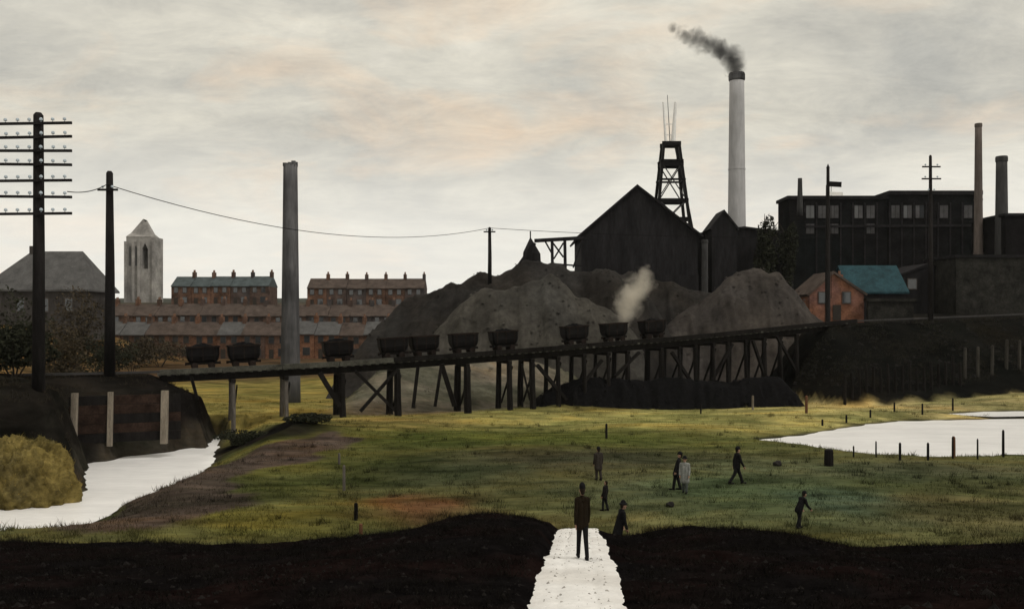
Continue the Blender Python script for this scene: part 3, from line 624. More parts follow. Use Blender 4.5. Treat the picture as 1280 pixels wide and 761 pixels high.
# ------------------------------------------------------------------ poles and wires
def tele_pole(px, d, ztop, arms, r0, r1, label, zb=None, name='telegraph_pole', m=None, arm_m=None, ins=4, insm=None, cat='telegraph pole'):
    x = at(px, d); zb = h1(x, d) if zb is None else zb; t = empty(name, (x, d, zb)); hh = ztop - zb
    MB().tube([(0, 0, -.8), (0.03, 0, hh * .5), (0, 0, hh - .15), (0, 0, hh)], [r0, (r0 + r1) / 2, r1, r1 * .6], 12).build('shaft', m or M_pole, t, smooth=True)
    for za, half, dz in arms:
        zz = za - zb
        a = MB().bar((-half, -r1 - .07, zz - dz), (half, -r1 - .07, zz + dz), .13, .15).build('crossarm', arm_m or M_pole, t)
        for i in range(ins):
            q = (-1 + 2 * (i + .5) / ins) * half * .97 if ins > 1 else 0
            if abs(q) < .15: continue
            b = zz + .075 + dz * q / half; qq = q + .05 * wob(q * 7, zz)
            MB().tube([(qq, -r1 - .07, b - .02), (qq, -r1 - .07, b + .08), (qq, -r1 - .07, b + .1), (qq, -r1 - .07, b + .2), (qq, -r1 - .07, b + .25)], [.02, .02, .10, .095, .04], 8).build('insulator', insm or M_porc, a)
    tag(t, label, cat); return t
d = 51.5
tele_pole(48, d, zt(141, d), [(zt(py, d), 2.12, dz) for py, dz in ((156, .03), (173, .04), (190, .0), (207, -.02), (227, .02), (247, -.02), (268, .02))], .36, .27, 'tall dark telegraph pole with seven crossarms on the embankment', ins=6)
d = 66.0
P2 = tele_pole(137, d, zt(214, d), [(zt(238, d), .75, 0)], .42, .24, 'dark telegraph pole with one short crossarm, between the seven-arm pole and the hazy tower', ins=2)
d = 104.0
P3 = tele_pole(612, d, zt(284, d), [(zt(290, d), .7, 0)], .26, .18, 'small dark telegraph pole standing on the crest of the dark spoil heap', zb=12.0, ins=2)
d = 97.0
tele_pole(1163, d, zt(194, d), [(zt(209, d), 1.0, 0), (zt(224, d), 1.05, 0), (zt(240, d), .5, 0)], .30, .15, 'slim dark telegraph pole with three short arms before the long mill', ins=3)
# semaphore signal
d = 93.5; x = at(1035, d); zb = h1(x, d); sg = empty('railway_signal', (x, d, zb)); tag(sg, 'slim dark railway signal with one arm, beside the salmon brick cottage', 'signal')
hh = zt(205, d) - zb
MB().tube([(0, 0, -.5), (0, 0, hh - .4)], [.26, .16], 10).build('post', M_pole, sg); MB().tube([(0, 0, hh - .42), (0, 0, hh - .3), (0, 0, hh)], [.2, .14, .02], 10).build('finial', M_iron, sg)
za = zt(231, d) - zb; MB().bar((.1, -.22, za + .05), (1.35, -.22, za - .02), .06, .55).build('signal_arm', M_iron, sg)
MB().bar((.1, -.22, za - .95), (1.5, -.22, za - 1.0), .05, .34).build('lower_arm', M_white, sg); MB().tube([(.3, -.1, za - .1), (.3, -.1, 3)], .03, 6).build('rod', M_iron, sg)
for k in range(7): pass
lad = MB(); lad.bar((-.2, .35, .2), (-.12, .2, za), .05).bar((.2, .35, .2), (.12, .2, za), .05)
for k in range(30): f = k / 30; lad.bar((-.2 + .08 * f, .35 - .15 * f, .4 + (za - .4) * f), (.2 - .08 * f, .35 - .15 * f, .4 + (za - .4) * f), .03)
lad.build('ladder', M_iron, sg)
def wire(a, b, sag, label, r=.032):
    a, b = Vector(a), Vector(b); pts = [a.lerp(b, i / 24) - Vector((0, 0, 4 * sag * (i / 24) * (1 - i / 24))) for i in range(25)]
    o = MB().tube([p - a for p in pts], r, 6).build('telegraph_wire', M_iron, smooth=True); o.location = a; tag(o, label, 'wire', 'telegraph wires')
d1, d2, d3 = 51.5, 66.0, 104.0
wA = (at(92, d1), d1 - .3, zt(235, d1)); wB = (at(137, d2), d2 - .35, zt(236, d2)); wC = (at(612, d3), d3 - .3, zt(288, d3)); wD = (at(1035, 93.5), 93.2, zt(297, 93.5))
wire((at(88, d1), d1 - .34, zt(247, d1) + .3), (wB[0], wB[1], wB[2] + .3), .25, 'short telegraph wire from the seven-arm pole to the next pole')
wire((wB[0], wB[1], wB[2] + .25), (wC[0], wC[1], wC[2] + .25), 2.3, 'long sagging telegraph wire passing the slender grey chimney')
wire((wC[0], wC[1], wC[2] + .25), wD, .35, 'nearly level telegraph wire from the pole on the spoil heap to the railway signal')

# ------------------------------------------------------------------ chimneys
def chimney(px, d, ztop, zb, rt, rb, m, label, rim=True, name='chimney', soot=None):
    x = at(px, d); c = empty(name, (x, d, zb)); hh = ztop - zb; k = 10
    pts = [(0, 0, hh * i / k) for i in range(k + 1)]; pts[0] = (0, 0, -1)
    MB().tube(pts, [rb + (rt - rb) * (i / k) ** .8 for i in range(k + 1)], 28).build('shaft', m, c, smooth=True)
    if rim:
        MB().tube([(0, 0, hh - rt * 1.1), (0, 0, hh - rt * .9), (0, 0, hh - rt * .2), (0, 0, hh + .05), (0, 0, hh + .06), (0, 0, hh - .5)], [rt * 1.02, rt * 1.13, rt * 1.13, rt * 1.05, rt * .75, rt * .7], 28).build('rim', soot or m, c)
        for f in (.35, .62): MB().tube([(0, 0, hh * f - .12), (0, 0, hh * f + .12)], rb + (rt - rb) * f ** .8 + .05, 28).build('iron_band', m, c)
    tag(c, label, 'chimney'); return c
chimney(363, 84, zt(207, 84), h1(at(363, 84), 84) - .2, .66, .98, M_stack2, 'slender soot-streaked grey chimney standing just behind the coal tubs', rim=False)
ch3 = [o for o in COL.objects if o.name.startswith('chimney') and o.get('label', '').startswith('slender')][0]; hh = zt(207, 84) - ch3.location.z
for k in range(9):
    a = k * .698; q = .10 + .42 * abs(wob(k * 2.3, 4.4)); MB().bar((.5 * math.cos(a), .5 * math.sin(a), hh - .1), (.5 * math.cos(a), .5 * math.sin(a), hh + q), .36, .3).build('broken_brick', M_stack2, ch3)
chimney(921, 150, zt(92, 150), 7.0, 1.22, 1.75, M_stack, 'tall pale grey colliery chimney trailing dark smoke', soot=M_stack2)
chimney(1223, 140, zt(155, 140), 7.5, .50, .85, M_stackbr, 'thin brown chimney at the end of the long mill', soot=M_stackbr)
chimney(1252, 136, zt(196, 136), 7.5, .78, 1.15, M_stackdk, 'stubby dark grey chimney beside the thin brown chimney', soot=M_stackdk)
chimney(1000, 148, zt(223, 148), zt(262, 148), .35, .5, M_stackdk, 'small dark stack on the roof end of the long mill', rim=False)
chimney(881, 118, zt(300, 118), 5.5, .40, .46, M_stackdk, 'dull grey iron vent stack before the black winding house', rim=True, name='vent_stack')

# ------------------------------------------------------------------ colliery: winding house, headgear, sheds, mill
def gable_shed(name, px0, px1, d, py_eave, py_ridge, pxr, zb, depth, wm, rm, label, cat, over=.5, wins=(), fm=M_frame):
    x0, x1 = at(px0, d), at(px1, d); xr = at(pxr, d); ze, zr = zt(py_eave, d), zt(py_ridge, d); cx = (x0 + x1) / 2
    t = empty(name, (cx, d, zb)); a, b, r = x0 - cx, x1 - cx, xr - cx; e, q = ze - zb, zr - zb
    MB().prism([(a, -1), (b, -1), (b, e), (r, q - .25), (a, e)], 0, depth).build('wall', wm, t)
    rf = MB()
    for s, xe in ((-1, a), (1, b)):
        dx, dz = xe - r, e - q; L = math.hypot(dx, dz); ux, uz = dx / L, dz / L; nx, nz = (uz, -ux) if s < 0 else (-uz, ux)
        if nz < 0: nx, nz = -nx, -nz
        xe2, ze2 = xe + ux * over, e + uz * over
        rf.prism([(r, q - .2), (xe2, ze2 - .2), (xe2 + nx * .28, ze2 + nz * .28 - .2), (r, q + .12)], -over * .7, depth + over * .7)
    ro = rf.build('roof', rm, t)
    for wx, wz, ww, wh in wins:
        X, Z = at(wx, d) - cx, zt(wz, d) - zb
        f = MB().box(X - ww / 2 - .12, X + ww / 2 + .12, -.09, .02, Z - wh / 2 - .12, Z + wh / 2 + .12).build('window', fm or wm, t)
        MB().box(X - ww / 2, X + ww / 2, -.12, -.085, Z - wh / 2, Z + wh / 2).build('pane', M_pane, f)
    tag(t, label, cat); return t, ro
wh, wr = gable_shed('winding_house', 728, 872, 128, 291, 232, 796, 4.0, 16, M_soot, M_sootr, 'big black gabled winding house under the headgear', 'winding house', over=.8)
MB().box(-8.2, 8.0, -2.6, -.01, 0, zt(345, 128) - 4).build('lean_to', M_soot, wh)
# headgear
d = 146.0; hx = at(838, d); zb = 8.0; hg_ = empty('headgear', (hx, d, zb)); tag(hg_, 'dark lattice pit headgear with white masts rising behind the winding house', 'headgear')
zA, zB = zt(181, d) - zb, 0
def leg_pt(sx, sy, z): f = 1 - z / zA; return Vector((sx * (1.25 + 3.1 * f) + .25 * f, sy * (1.1 + 2.4 * f), z))
for sx in (-1, 1):
    for sy in (-1, 1): MB().bar(leg_pt(sx, sy, 0), leg_pt(sx, sy, zA), .55, .55, taper=.75).build('leg', M_iron, hg_)
for py, w in ((181, .7), (206, .8), (226, .3), (252, .55), (275, .5)):
    z = zt(py, d) - zb
    for sy in (-1, 1): MB().bar(leg_pt(-1, sy, z) - Vector((.3, 0, 0)), leg_pt(1, sy, z) + Vector((.3, 0, 0)), .3, w).build('crossbeam', M_iron, hg_)
    for sx in (-1, 1): MB().bar(leg_pt(sx, -1, z - .05), leg_pt(sx, 1, z - .05), .25, w * .8).build('crossbeam', M_iron, hg_)
for za, zb2 in ((206, 252), (252, 290)):
    z0, z1 = zt(za, d) - zb, zt(zb2, d) - zb
    for sy in (-1, 1):
        MB().bar(leg_pt(-1, sy, z0), leg_pt(1, sy, z1), .16).build('brace', M_stackdk, hg_); MB().bar(leg_pt(1, sy, z0), leg_pt(-1, sy, z1), .16).build('brace', M_stackdk, hg_)
MB().box(-1.9, 1.9, -1.7, 1.7, zt(206, d) - zb + .45, zt(206, d) - zb + .62).build('platform', M_iron, hg_)
MB().bar((1.2, 1.5, zA), (7.6, 5.5, 1), .45, .45).build('back_stay', M_iron, hg_)
for xx, tip, w in ((-.75, -1.2, .6), (.45, .85, 1.0), (-.05, -.5, .2)):
    MB().tube([(xx, 0, zA + .1), (tip, 0, zt(128, d) - zb if w > .2 else zt(119, d) - zb)], [w * .4, w * .22], 8).build('mast', M_white if w > .2 else M_stack2, hg_)
MB().bar((-.95, 0, zA + 3.4), (.65, 0, zA + 3.4), .12).bar((-.8, 0, zA + 1.6), (.6, 0, zA + 1.6), .12).build('mast_rung', M_white, hg_)
# sheds between
gable_shed('boiler_shed', 872, 992, 138, 292, 284, 930, 7.5, 12, M_soot, M_sootr, 'long low black shed between winding house and mill', 'shed', over=.4)
gable_shed('lamp_cabin', 890, 921, 132, 284, 263, 905, 7.5, 5, M_soot, M_sootr, 'small black steep-gabled cabin at the foot of the pale chimney', 'cabin', over=.3)
# screening gantry on the heap
d = 113.0; gx0 = at(690, d); sgq = empty('screening_gantry', (gx0, d, 9.0)); tag(sgq, 'dark timber screening gantry with pointed hopper between spoil heap and winding house', 'gantry')
def q(px, py): return Vector((at(px, d) - gx0, 0, zt(py, d) - 9.0))
hop = MB(); c = q(664, 318)
b0, b1, tpz = q(651, 345), q(680, 345), q(663, 296)
hop.add([(b0.x, -1.3, -2), (b1.x, -1.3, -2), (b1.x, 1.3, -2), (b0.x, 1.3, -2), (b0.x + .3, -1.2, q(0, 316).z), (b1.x - .5, -1.2, q(0, 318).z), (b1.x - .5, 1.2, q(0, 318).z), (b0.x + .3, 1.2, q(0, 316).z), (tpz.x, 0, tpz.z)],
        [(0, 1, 5, 4), (1, 2, 6, 5), (2, 3, 7, 6), (3, 0, 4, 7), (4, 5, 8), (5, 6, 8), (6, 7, 8), (7, 4, 8), (3, 2, 1, 0)]).build('hopper', M_soot, sgq)
MB().bar(q(663, 302), q(663, 289), .16).build('finial', M_soot, sgq)
MB().bar(q(640, 345) + Vector((0, -1.4, 0)), q(668, 305) + Vector((0, -1.4, 0)), .3, .5).build('chute', M_soot, sgq)
MB().bar(q(668, 301), q(736, 297), .9, .42).build('walkway', M_soot, sgq)
for px in (690, 706, 728):
    for s in (-.5, .5): MB().bar(q(px, 300) + Vector((0, s, 0)), q(px + 2, 420) + Vector((0, s * 1.5, 0)), .32).build('post', M_soot, sgq)
for a, b, cc_, e in ((690, 303, 704, 322), (704, 304, 692, 324), (716, 335, 727, 302), (690, 330, 728, 333), (680, 300, 690, 318)): MB().bar(q(a, b) + Vector((0, -.6, 0)), q(cc_, e) + Vector((0, -.6, 0)), .2).build('brace', M_soot, sgq)
# long mill
d = 150.0; x0, x1 = at(986, d), at(1224, d); cx = (x0 + x1) / 2; zb = 7.5; ml = empty('long_mill', (cx, d, zb)); tag(ml, 'long flat-topped sooty mill with rows of dusty windows', 'mill')
Wm = x1 - x0; tl, trr = zt(249, d) - zb, zt(244, d) - zb
MB().box(-Wm / 2, Wm * .02, 0, 6, -1, tl).box(Wm * .02 + .003, Wm / 2, -.25, 6.2, -1, trr).build('wall', M_mill, ml)
MB().box(-Wm / 2 - .3, Wm * .02 - .003, -.35, 6.3, tl + .002, tl + .55).build('parapet', M_soot, ml); MB().box(Wm * .02, Wm / 2 + .35, -.6, 6.5, trr + .002, trr + .7).build('parapet', M_soot, ml)
MB().box(-Wm / 2 - .01, -Wm / 2 + 2.6, -.5, 3, -1, tl - 2.3).build('stair_turret', M_mill, ml)
for k in range(14):
    X = -Wm / 2 + 3.6 + k * 2.06; off = -.25 if X > Wm * .02 else 0.0
    MB().box(X - .95 - .12, X - .95 + .12, off - .14, off + .0, 2, tl - .6).build('pilaster', M_millt, ml)
    for r_, (py, hh, ww) in enumerate(((265, 2.1, 1.35), (286, 1.6, 1.3))):
        if (r_ == 1 and k not in (0, 2, 5)) or (r_ == 0 and k in (3, 6, 10, 12)): continue
        Z = zt(py, d) - zb
        f = MB().box(X - ww / 2 - .1, X + ww / 2 + .1, off - .10, off + .02, Z - hh / 2 - .1, Z + hh / 2 + .1).build('window', M_millt, ml)
        MB().box(X - ww / 2, X - .04, off - .13, off - .095, Z - hh / 2, Z + hh / 2).build('pane', M_panep if (k * 7 + r_ * 3) % 4 else M_pane, f)
        MB().box(X + .04, X + ww / 2, off - .13, off - .095, Z - hh / 2, Z + hh / 2).build('pane', M_panep if (k * 5 + r_) % 3 else M_pane, f)
MB().bar((-Wm / 2 + .1, -.3, tl - 4.7), (Wm / 2 + .2, -.5, trr - 5.2), .2, .4).build('string_course', M_millt, ml)
def block(name, px0, px1, d, pyt, zb, depth, m, label, cat, capm=None, extra=None):
    x0, x1 = at(px0, d), at(px1, d); cx = (x0 + x1) / 2; t = empty(name, (cx, d, zb)); w = (x1 - x0) / 2; hh = zt(pyt, d) - zb
    MB().box(-w, w, 0, depth, -1, hh).build('wall', m, t); MB().box(-w - .25, w + .25, -.25, depth + .25, hh + .002, hh + .4).build('coping', capm or m, t)
    tag(t, label, cat)
    if extra: extra(t, w, hh)
    return t
def doors(t, w, hh):
    k = 0; X = -w + 1.5
    while X < w - 1.2:
        f = MB().box(X - .55, X + .55, -.08, .02, hh * .45, hh * .8).build('window', M_frame, t); MB().box(X - .42, X + .42, -.11, -.075, hh * .48, hh * .77).build('pane', M_pane, f); X += 2.7
block('engine_shed', 1195, 1330, 122, 322, 7.5, 9, M_wall, 'low grey concrete shed below the two chimneys', 'shed', M_soot)
block('coal_bunker', 1257, 1350, 134, 270, 7.5, 10, M_mill, 'tall black bunker beside the stubby chimney, behind the low grey shed', 'bunker', M_soot)
block('yard_wall', 1085, 1142, 109, 377, 7.0, .5, M_wall, 'low grey yard wall near the cottage and the slim poles', 'wall', M_wall)
gable_shed('store_shed', 1120, 1200, 128, 345, 330, 1160, 7.5, 8, M_soot, M_sootr, 'squat black store shed below the long mill', 'shed', over=.4, wins=((1140, 355, 1.2, 1.4), (1180, 355, 1.2, 1.4)))
# cottage with gable to the meadow
ct, cr = gable_shed('cottage', 1012, 1080, 110, 366, 340, 1042, 7.3, 7, M_cott, M_slateB, 'salmon brick cottage with its gable facing the meadow', 'cottage', over=.3, wins=((1058, 372, .9, 1.3), (1028, 372, .9, 1.3)))
MB().box(-.5, .5, -.08, .02, .7, 2.6).build('door', M_door, ct)
cs = MB().box(1.6, 2.3, 4, 4.8, 4, 6.6).build('chimney_stack', M_cott, cr); MB().tube([(1.95, 4.4, 6.6), (1.95, 4.4, 7.1)], .16, 8).build('pot', M_pot, cr)
# teal roofed shed
d = 119.0; x0, x1 = at(1062, d), at(1132, d); cx = (x0 + x1) / 2; zb = 7.5; ts = empty('workshop', (cx, d, zb)); tag(ts, 'low workshop with a teal blue sloping roof behind the cottage', 'workshop'); w = (x1 - x0) / 2
e, rg = zt(364, d) - zb, zt(332, d) - zb
MB().prismx([(0, -1), (7, -1), (7, e), (3.5, rg - .2), (0, e)], -w, w).build('wall', M_soot, ts)
MB().prismx([(-.5, e - .35), (3.5, rg), (3.5, rg + .25), (-.5, e - .1)], -w - .3, w + .3).prismx([(7.5, e - .35), (3.5, rg), (3.5, rg + .25), (7.5, e - .1)], -w - .3, w + .3).build('roof', M_teal, ts)

# ------------------------------------------------------------------ spoil heaps
def heap(name, prof, d, depth, m, label, rough=.6, seed=0.0, front=1.0, zf=None):
    """prof: ridge outline (px, py) at distance d; slopes fall to the ground in front and behind"""
    xs = [at(p, d) for p, _ in prof]; zs = [zt(p, d) for _, p in prof]; n, mm = 130, 60
    X = np.linspace(xs[0], xs[-1], n); T = np.linspace(-1, 1, mm); b = MB(); cx = (xs[0] + xs[-1]) / 2
    for t in T:
        for i, x in enumerate(X):
            zr = np.interp(x, xs, zs); y = d + t * depth * (front if t < 0 else 1)
            g = h1(x, y) if abs(t) > .9 else None
            k = 1 - abs(t) ** 1.25; z0 = zf if zf is not None else (-.4 if x < 20 else 2.0)
            z = z0 + (zr - z0) * k + (1.5 * rough * mnoise.fractal(Vector((x * .22 + seed, y * .22, seed)), .9, 2.1, 5) + 3.2 * k * (1 - k) * mnoise.fractal(Vector((x * .9 + seed + .35 * wob(y * .5, seed), y * .12, seed)), .8, 2.2, 4)) * min(1, 3 * k + .1) * min(1, min(i, n - 1 - i) / 8)
            b.v.append((x - cx, y - d, z))
    for j in range(mm - 1):
        for i in range(n - 1): b.f.append((j * n + i, j * n + i + 1, (j + 1) * n + i + 1, (j + 1) * n + i))
    o = b.build(name, m, smooth=True); o.location = (cx, d, 0); tag(o, label, 'spoil heap', 'spoil heaps')
    rd = random.Random(int(seed * 10)); vs_ = [v for v in b.v if v[1] < 1.0 and v[2] > .3]; vs_ = [rd.choice(vs_) for _ in range(700)]
    rb = pebbles('rubble', [v[0] + rd.uniform(-.3, .3) for v in vs_], [v[1] + rd.uniform(-.2, .2) for v in vs_], [v[2] + .03 for v in vs_], [.05 + rd.random() ** 3 * .20 for _ in vs_], m, None, None); rb.parent = o; return o
heap('spoil_heap', [(440, 445), (470, 412), (500, 388), (530, 368), (562, 352), (585, 349), (615, 343), (640, 335), (655, 326), (690, 328), (715, 334), (735, 330), (770, 335), (800, 350), (830, 400)], 106, 16, M_heapd, 'long dark brown spoil heap with the small telegraph pole on its crest', 1.0, 1.7)
heap('spoil_heap', [(520, 440), (545, 412), (575, 378), (600, 366), (640, 357), (672, 350), (690, 343), (706, 352), (720, 366), (745, 380), (775, 396), (800, 425)], 94, 8, M_heapg, 'pale grey ash heap in front of the long dark spoil heap', .55, 6.1)
heap('spoil_heap', [(805, 430), (830, 408), (850, 392), (880, 372), (905, 349), (925, 340), (955, 339), (975, 344), (992, 362), (1012, 392), (1050, 420)], 104, 9, M_heapb, 'rounded brown grey spoil heap beside the salmon brick cottage', .5, 3.3, zf=-.8)
heap('spoil_heap', [(690, 430), (715, 388), (740, 365), (770, 348), (800, 345), (840, 352), (870, 362), (910, 380), (960, 420)], 112, 9, M_heapd, 'low black slack heap along the foot of the winding house', .6, 8.8, zf=-.5)

heap('slack_bank', [(655, 520), (668, 497), (690, 478), (725, 474), (770, 470), (812, 476), (850, 472), (880, 476), (905, 472), (945, 470), (975, 474), (1000, 498), (1015, 522)], 81.5, 2.8, M_coal, 'low coal black slack bank at the feet of the trestle posts', .35, 4.4, zf=-.6)

# ------------------------------------------------------------------ town on the hill
def make_house(wm, rm, w=5.0, e=5.2, rdg=7.7, dep=8.0):
    t = empty('terraced_house', (0, 0, 0))
    MB().box(-w / 2, w / 2, 0, dep, -2.5, e).build('wall', wm, t)
    rf = MB().prismx([(-.35, e - .15), (dep / 2, rdg), (dep + .35, e - .15), (dep + .35, e - .32), (-.35, e - .32)], -w / 2 - .02, w / 2 + .02).build('roof', rm, t)
    MB().box(w / 2 - .75, w / 2 + .0, dep / 2 - .7, dep / 2 + .7, rdg - .7, rdg + 1.15).build('chimney_stack', wm, rf)
    for k in (-.35, .35): MB().tube([(w / 2 - .38, dep / 2 + k, rdg + 1.15), (w / 2 - .38, dep / 2 + k, rdg + 1.75 + .1 * k)], [.19, .15], 8).build('chimney_pot', M_pot, rf)
    MB().box(-1.75, -.8, -.06, .02, 0, 2.05).build('door', M_door, t)
    for X, Z, ww, hh in ((.9, 1.45, 1.3, 1.4), (-1.25, 4.0, .95, 1.25), (1.0, 4.0, .95, 1.25)):
        f = MB().box(X - ww / 2 - .12, X + ww / 2 + .12, -.07, .02, Z - hh / 2 - .16, Z + hh / 2 + .12).build('window', M_frame, t)
        MB().box(X - ww / 2, X + ww / 2, -.10, -.065, Z - hh / 2, Z + hh / 2).build('pane', M_pane, f)
    return t
protos = {}
def row(dd, px0, px1, zb, kinds, where, group, jit=.25, start=0):
    x = at(px1, dd) - 2.5; i = start; end = at(px0, dd)
    while x - 2.5 > end:
        wm, rm = kinds[int(abs(wob(x * .37, dd)) * 97) % len(kinds)]; key = (wm.name, rm.name)
        if key not in protos: o = protos[key] = make_house(wm, rm)
        else: o = copy_tree(protos[key])
        y = dd + .02 * (i % 2) + .8 * wob(x * .05, 3.)
        o.location = (x, y, zb + jit * wob(x * .06, 8.) + .02 * (i % 3) + .35 * wob(x * 1.3, 2.)); tag(o, f"{ORD[i]} brick terraced house from the spoil heap in the {where}", 'house', group)
        x -= 5.06; i += 1
    return i
A, B, Cc = M_brickA, M_brickB, M_brickC
row(183, 96, 545, -.1, [(A, M_slateB), (B, M_slateB), (A, M_slateG), (B, M_slateG)], 'lowest terrace', 'lowest terrace of brick houses', .2)
row(206, 100, 545, 4.0, [(B, M_slateB), (A, M_slateB), (Cc, M_slateB)], 'middle terrace', 'middle terrace of brick houses', .3)
n0 = row(229, 384, 530, 11.3, [(B, M_slateB), (Cc, M_slateB)], 'top terrace', 'top terrace of brick houses', .2)
row(229, 204, 336, 11.7, [(Cc, M_slateT), (B, M_slateT)], 'top terrace', 'top terrace of brick houses', .2, start=n0)
# big grey house
d = 150.0; x0, x1 = at(-26, d), at(112, d); cx = (x0 + x1) / 2; zb = 6.5; bh = empty('hipped_house', (cx, d, zb)); tag(bh, 'big grey house with a hipped slate roof behind the seven-arm pole', 'house'); w = (x1 - x0) / 2
e, rg = zt(362, d) - zb, zt(311, d) - zb
MB().box(-w + .6, w - .6, 0, 11, -2, e).build('wall', M_housew, bh)
rfm = MB(); rx0, rx1 = at(18, d) - cx, at(84, d) - cx
rfm.add([(-w, -.5, e), (w, -.5, e), (w, 11.5, e), (-w, 11.5, e), (rx0, 5.5, rg), (rx1, 5.5, rg), (-w, -.5, e - .3), (w, -.5, e - .3), (w, 11.5, e - .3), (-w, 11.5, e - .3)],
        [(0, 1, 5, 4), (1, 2, 5), (2, 3, 4, 5), (3, 0, 4), (9, 8, 7, 6), (0, 6, 7, 1), (1, 7, 8, 2), (2, 8, 9, 3), (3, 9, 6, 0)])
ro = rfm.build('roof', M_slateG, bh)
MB().box(rx0 - .2, rx0 + 1.1, 5.0, 6.2, rg - .8, rg + .9).build('chimney_stack', M_housew, ro)
for k in range(4):
    X = -w + 3 + k * 4.1
    f = MB().box(X - .75, X + .75, -.08, .02, e * .42, e * .8).build('window', M_frame, bh); MB().box(X - .6, X + .6, -.11, -.075, e * .45, e * .77).build('pane', M_pane, f)
# hazy tower
d = 300.0; tx = at(175, d); zb = 12.0; tw = empty('church_tower', (tx, d, zb)); tag(tw, 'pale hazy church tower with pointed cap beyond the terraces', 'tower'); w = 4.7
e, rg = zt(296, d) - zb, zt(272, d) - zb; ox0, ox1, oz0, oz1 = .7, 2.7, zt(336, d) - zb, zt(306, d) - zb
b = MB().box(-w, ox0, 0, 8, -3, e).box(ox1, w, 0, 8, -3, e).box(ox0, ox1, 0, 8, -3, oz0)
b.prism([(ox0, oz1 - 1.5), ((ox0 + ox1) / 2, oz1 + .6), (ox1, oz1 - 1.5), (ox1, e), (ox0, e)], 0, 8); b.build('wall', M_stone, tw)
MB().add([(-w - .15, -.15, e), (w - 1.0, -.15, e), (w - 1.0, 8.15, e), (-w - .15, 8.15, e), (-w - .1, 4, e + 1.7), (-.6, 4, rg), (.8, 4, rg - .5), (w - 1.2, 4, e + 1.2)], [(0, 1, 7, 6, 5, 4), (1, 2, 7), (2, 3, 4, 5, 6, 7), (3, 0, 4), (3, 2, 1, 0)]).build('cap_roof', M_stone, tw)
for xx in (-w, -w + 2.6, -.2, w): MB().box(xx - .45, xx + .45, -.7, .3, -3, e - 1.6).build('buttress', M_stone, tw)
for xx in (-3.4, -1.4): MB().prism([(xx - .45, oz0 + 1), (xx + .45, oz0 + 1), (xx + .45, oz1 - 1.3), (xx, oz1 - .2), (xx - .45, oz1 - 1.3)], -.05, .02).build('louvre_window', M_slateG, tw)

# ------------------------------------------------------------------ bushes and trees
def foliage(n, rx, ry, rz, leaf, lobes, seed, flat=0.0):
    rg = np.random.default_rng(seed); L = []
    for _ in range(lobes):
        v = rg.normal(0, 1, 3); v /= np.linalg.norm(v); r = rg.uniform(.25, .72)
        L.append((v * r * np.array([rx, ry, rz]), rg.uniform(.32, .55)))
    c = np.zeros((n, 3))
    idx = rg.integers(0, lobes, n); dirs = rg.normal(0, 1, (n, 3)); dirs /= np.linalg.norm(dirs, axis=1)[:, None]
    rad = rg.uniform(.55, 1.0, n) ** .6
    for i in range(n): o, k = L[idx[i]]; c[i] = o + dirs[i] * rad[i] * k * np.array([rx, ry, rz])
    c[:, 2] = np.maximum(c[:, 2] + rz, .05)
    u = rg.normal(0, 1, (n, 3)); u /= np.linalg.norm(u, axis=1)[:, None]; v = np.cross(u, rg.normal(0, 1, (n, 3))); v /= np.linalg.norm(v, axis=1)[:, None]
    s = leaf * rg.uniform(.6, 1.4, (n, 1)); V_ = np.stack([c - u * s, c + v * s * .5, c + u * s, c - v * s * .5], 1).reshape(-1, 3)
    me = bpy.data.meshes.new('foliage'); me.from_pydata(V_.tolist(), [], [(4 * i, 4 * i + 1, 4 * i + 2, 4 * i + 3) for i in range(n)]); return me
def bush(px, py, d, wpx, hpx, m, label, n=2600, leaf=.12, name='bush', group=None, seed=1, zb=None):
    x = at(px, d); z = h1(x, d) if zb is None else zb; t = empty(name, (x, d, z - .1)); rx = wpx / 2 * d / F; rz = hpx / 2 * d / F
    link('crown', foliage(n, rx, rx * .8, rz, leaf, 16, seed), m, t)
    for k in range(4): a = k * 1.7 + seed; MB().tube([(.1 * math.cos(a), .1 * math.sin(a), -.3), (rx * .3 * math.cos(a), rx * .3 * math.sin(a), rz * .7), (rx * .5 * math.cos(a), rx * .45 * math.sin(a), rz * 1.3)], [.07, .05, .02], 6).build('stem', M_bark, t)
    tag(t, label, 'bush', group); return t
bm = bmesh.new(); bmesh.ops.create_icosphere(bm, subdivisions=6, radius=1.0)
for v in bm.verts:
    c = v.co.copy(); k = 1 + .26 * mnoise.fractal(c * 1.7 + Vector((3, 1, 2)), .8, 2.1, 6) + .06 * mnoise.noise(c * 9)
    tz = max(c.z, -.25); v.co = .92 * Vector((c.x * k * 2.35 * (1.0 if c.x < 0 else 1.12 - .25 * max(tz, 0)), c.y * k * 2.2, (tz * k + .1) * 3.1))
me = bpy.data.meshes.new('earth_mound'); bm.to_mesh(me); bm.free()
em = link('earth_mound', me, M_ochre, smooth=True); em.location = (at(33, 46.1), 46.1, -1.1); tag(em, 'rough ochre earth mound on the stream bank below the seven-arm pole', 'mound')
pts = [(v.co + em.location) for v in me.vertices if v.co.z > .2]; pts = [random.choice(pts) for _ in range(5200)]
PP = np.array([tuple(p) for p in pts]) + RNG.normal(0, .03, (len(pts), 3)); cc = np.array([.17, .135, .04]) * RNG.uniform(.5, 1.3, (len(pts), 1))
tag(blades('mound_grass', len(pts), PP, RNG.gamma(3, .03, len(pts)) + .03, np.full(len(pts), .014), cc, M_grass, .9), 'dry yellow grass growing on the ochre earth mound', 'grass', kind='stuff')
bush(18, 0, 62, 120, 70, M_dkleaf, 'dark bush on the embankment behind the seven-arm pole', 4200, .16, 'dark_bush', seed=8)
bush(80, 0, 92, 90, 100, M_brleaf, 'brown leafless-looking bush beyond the embankment below the hipped house', 3600, .18, 'brown_bush', seed=9)
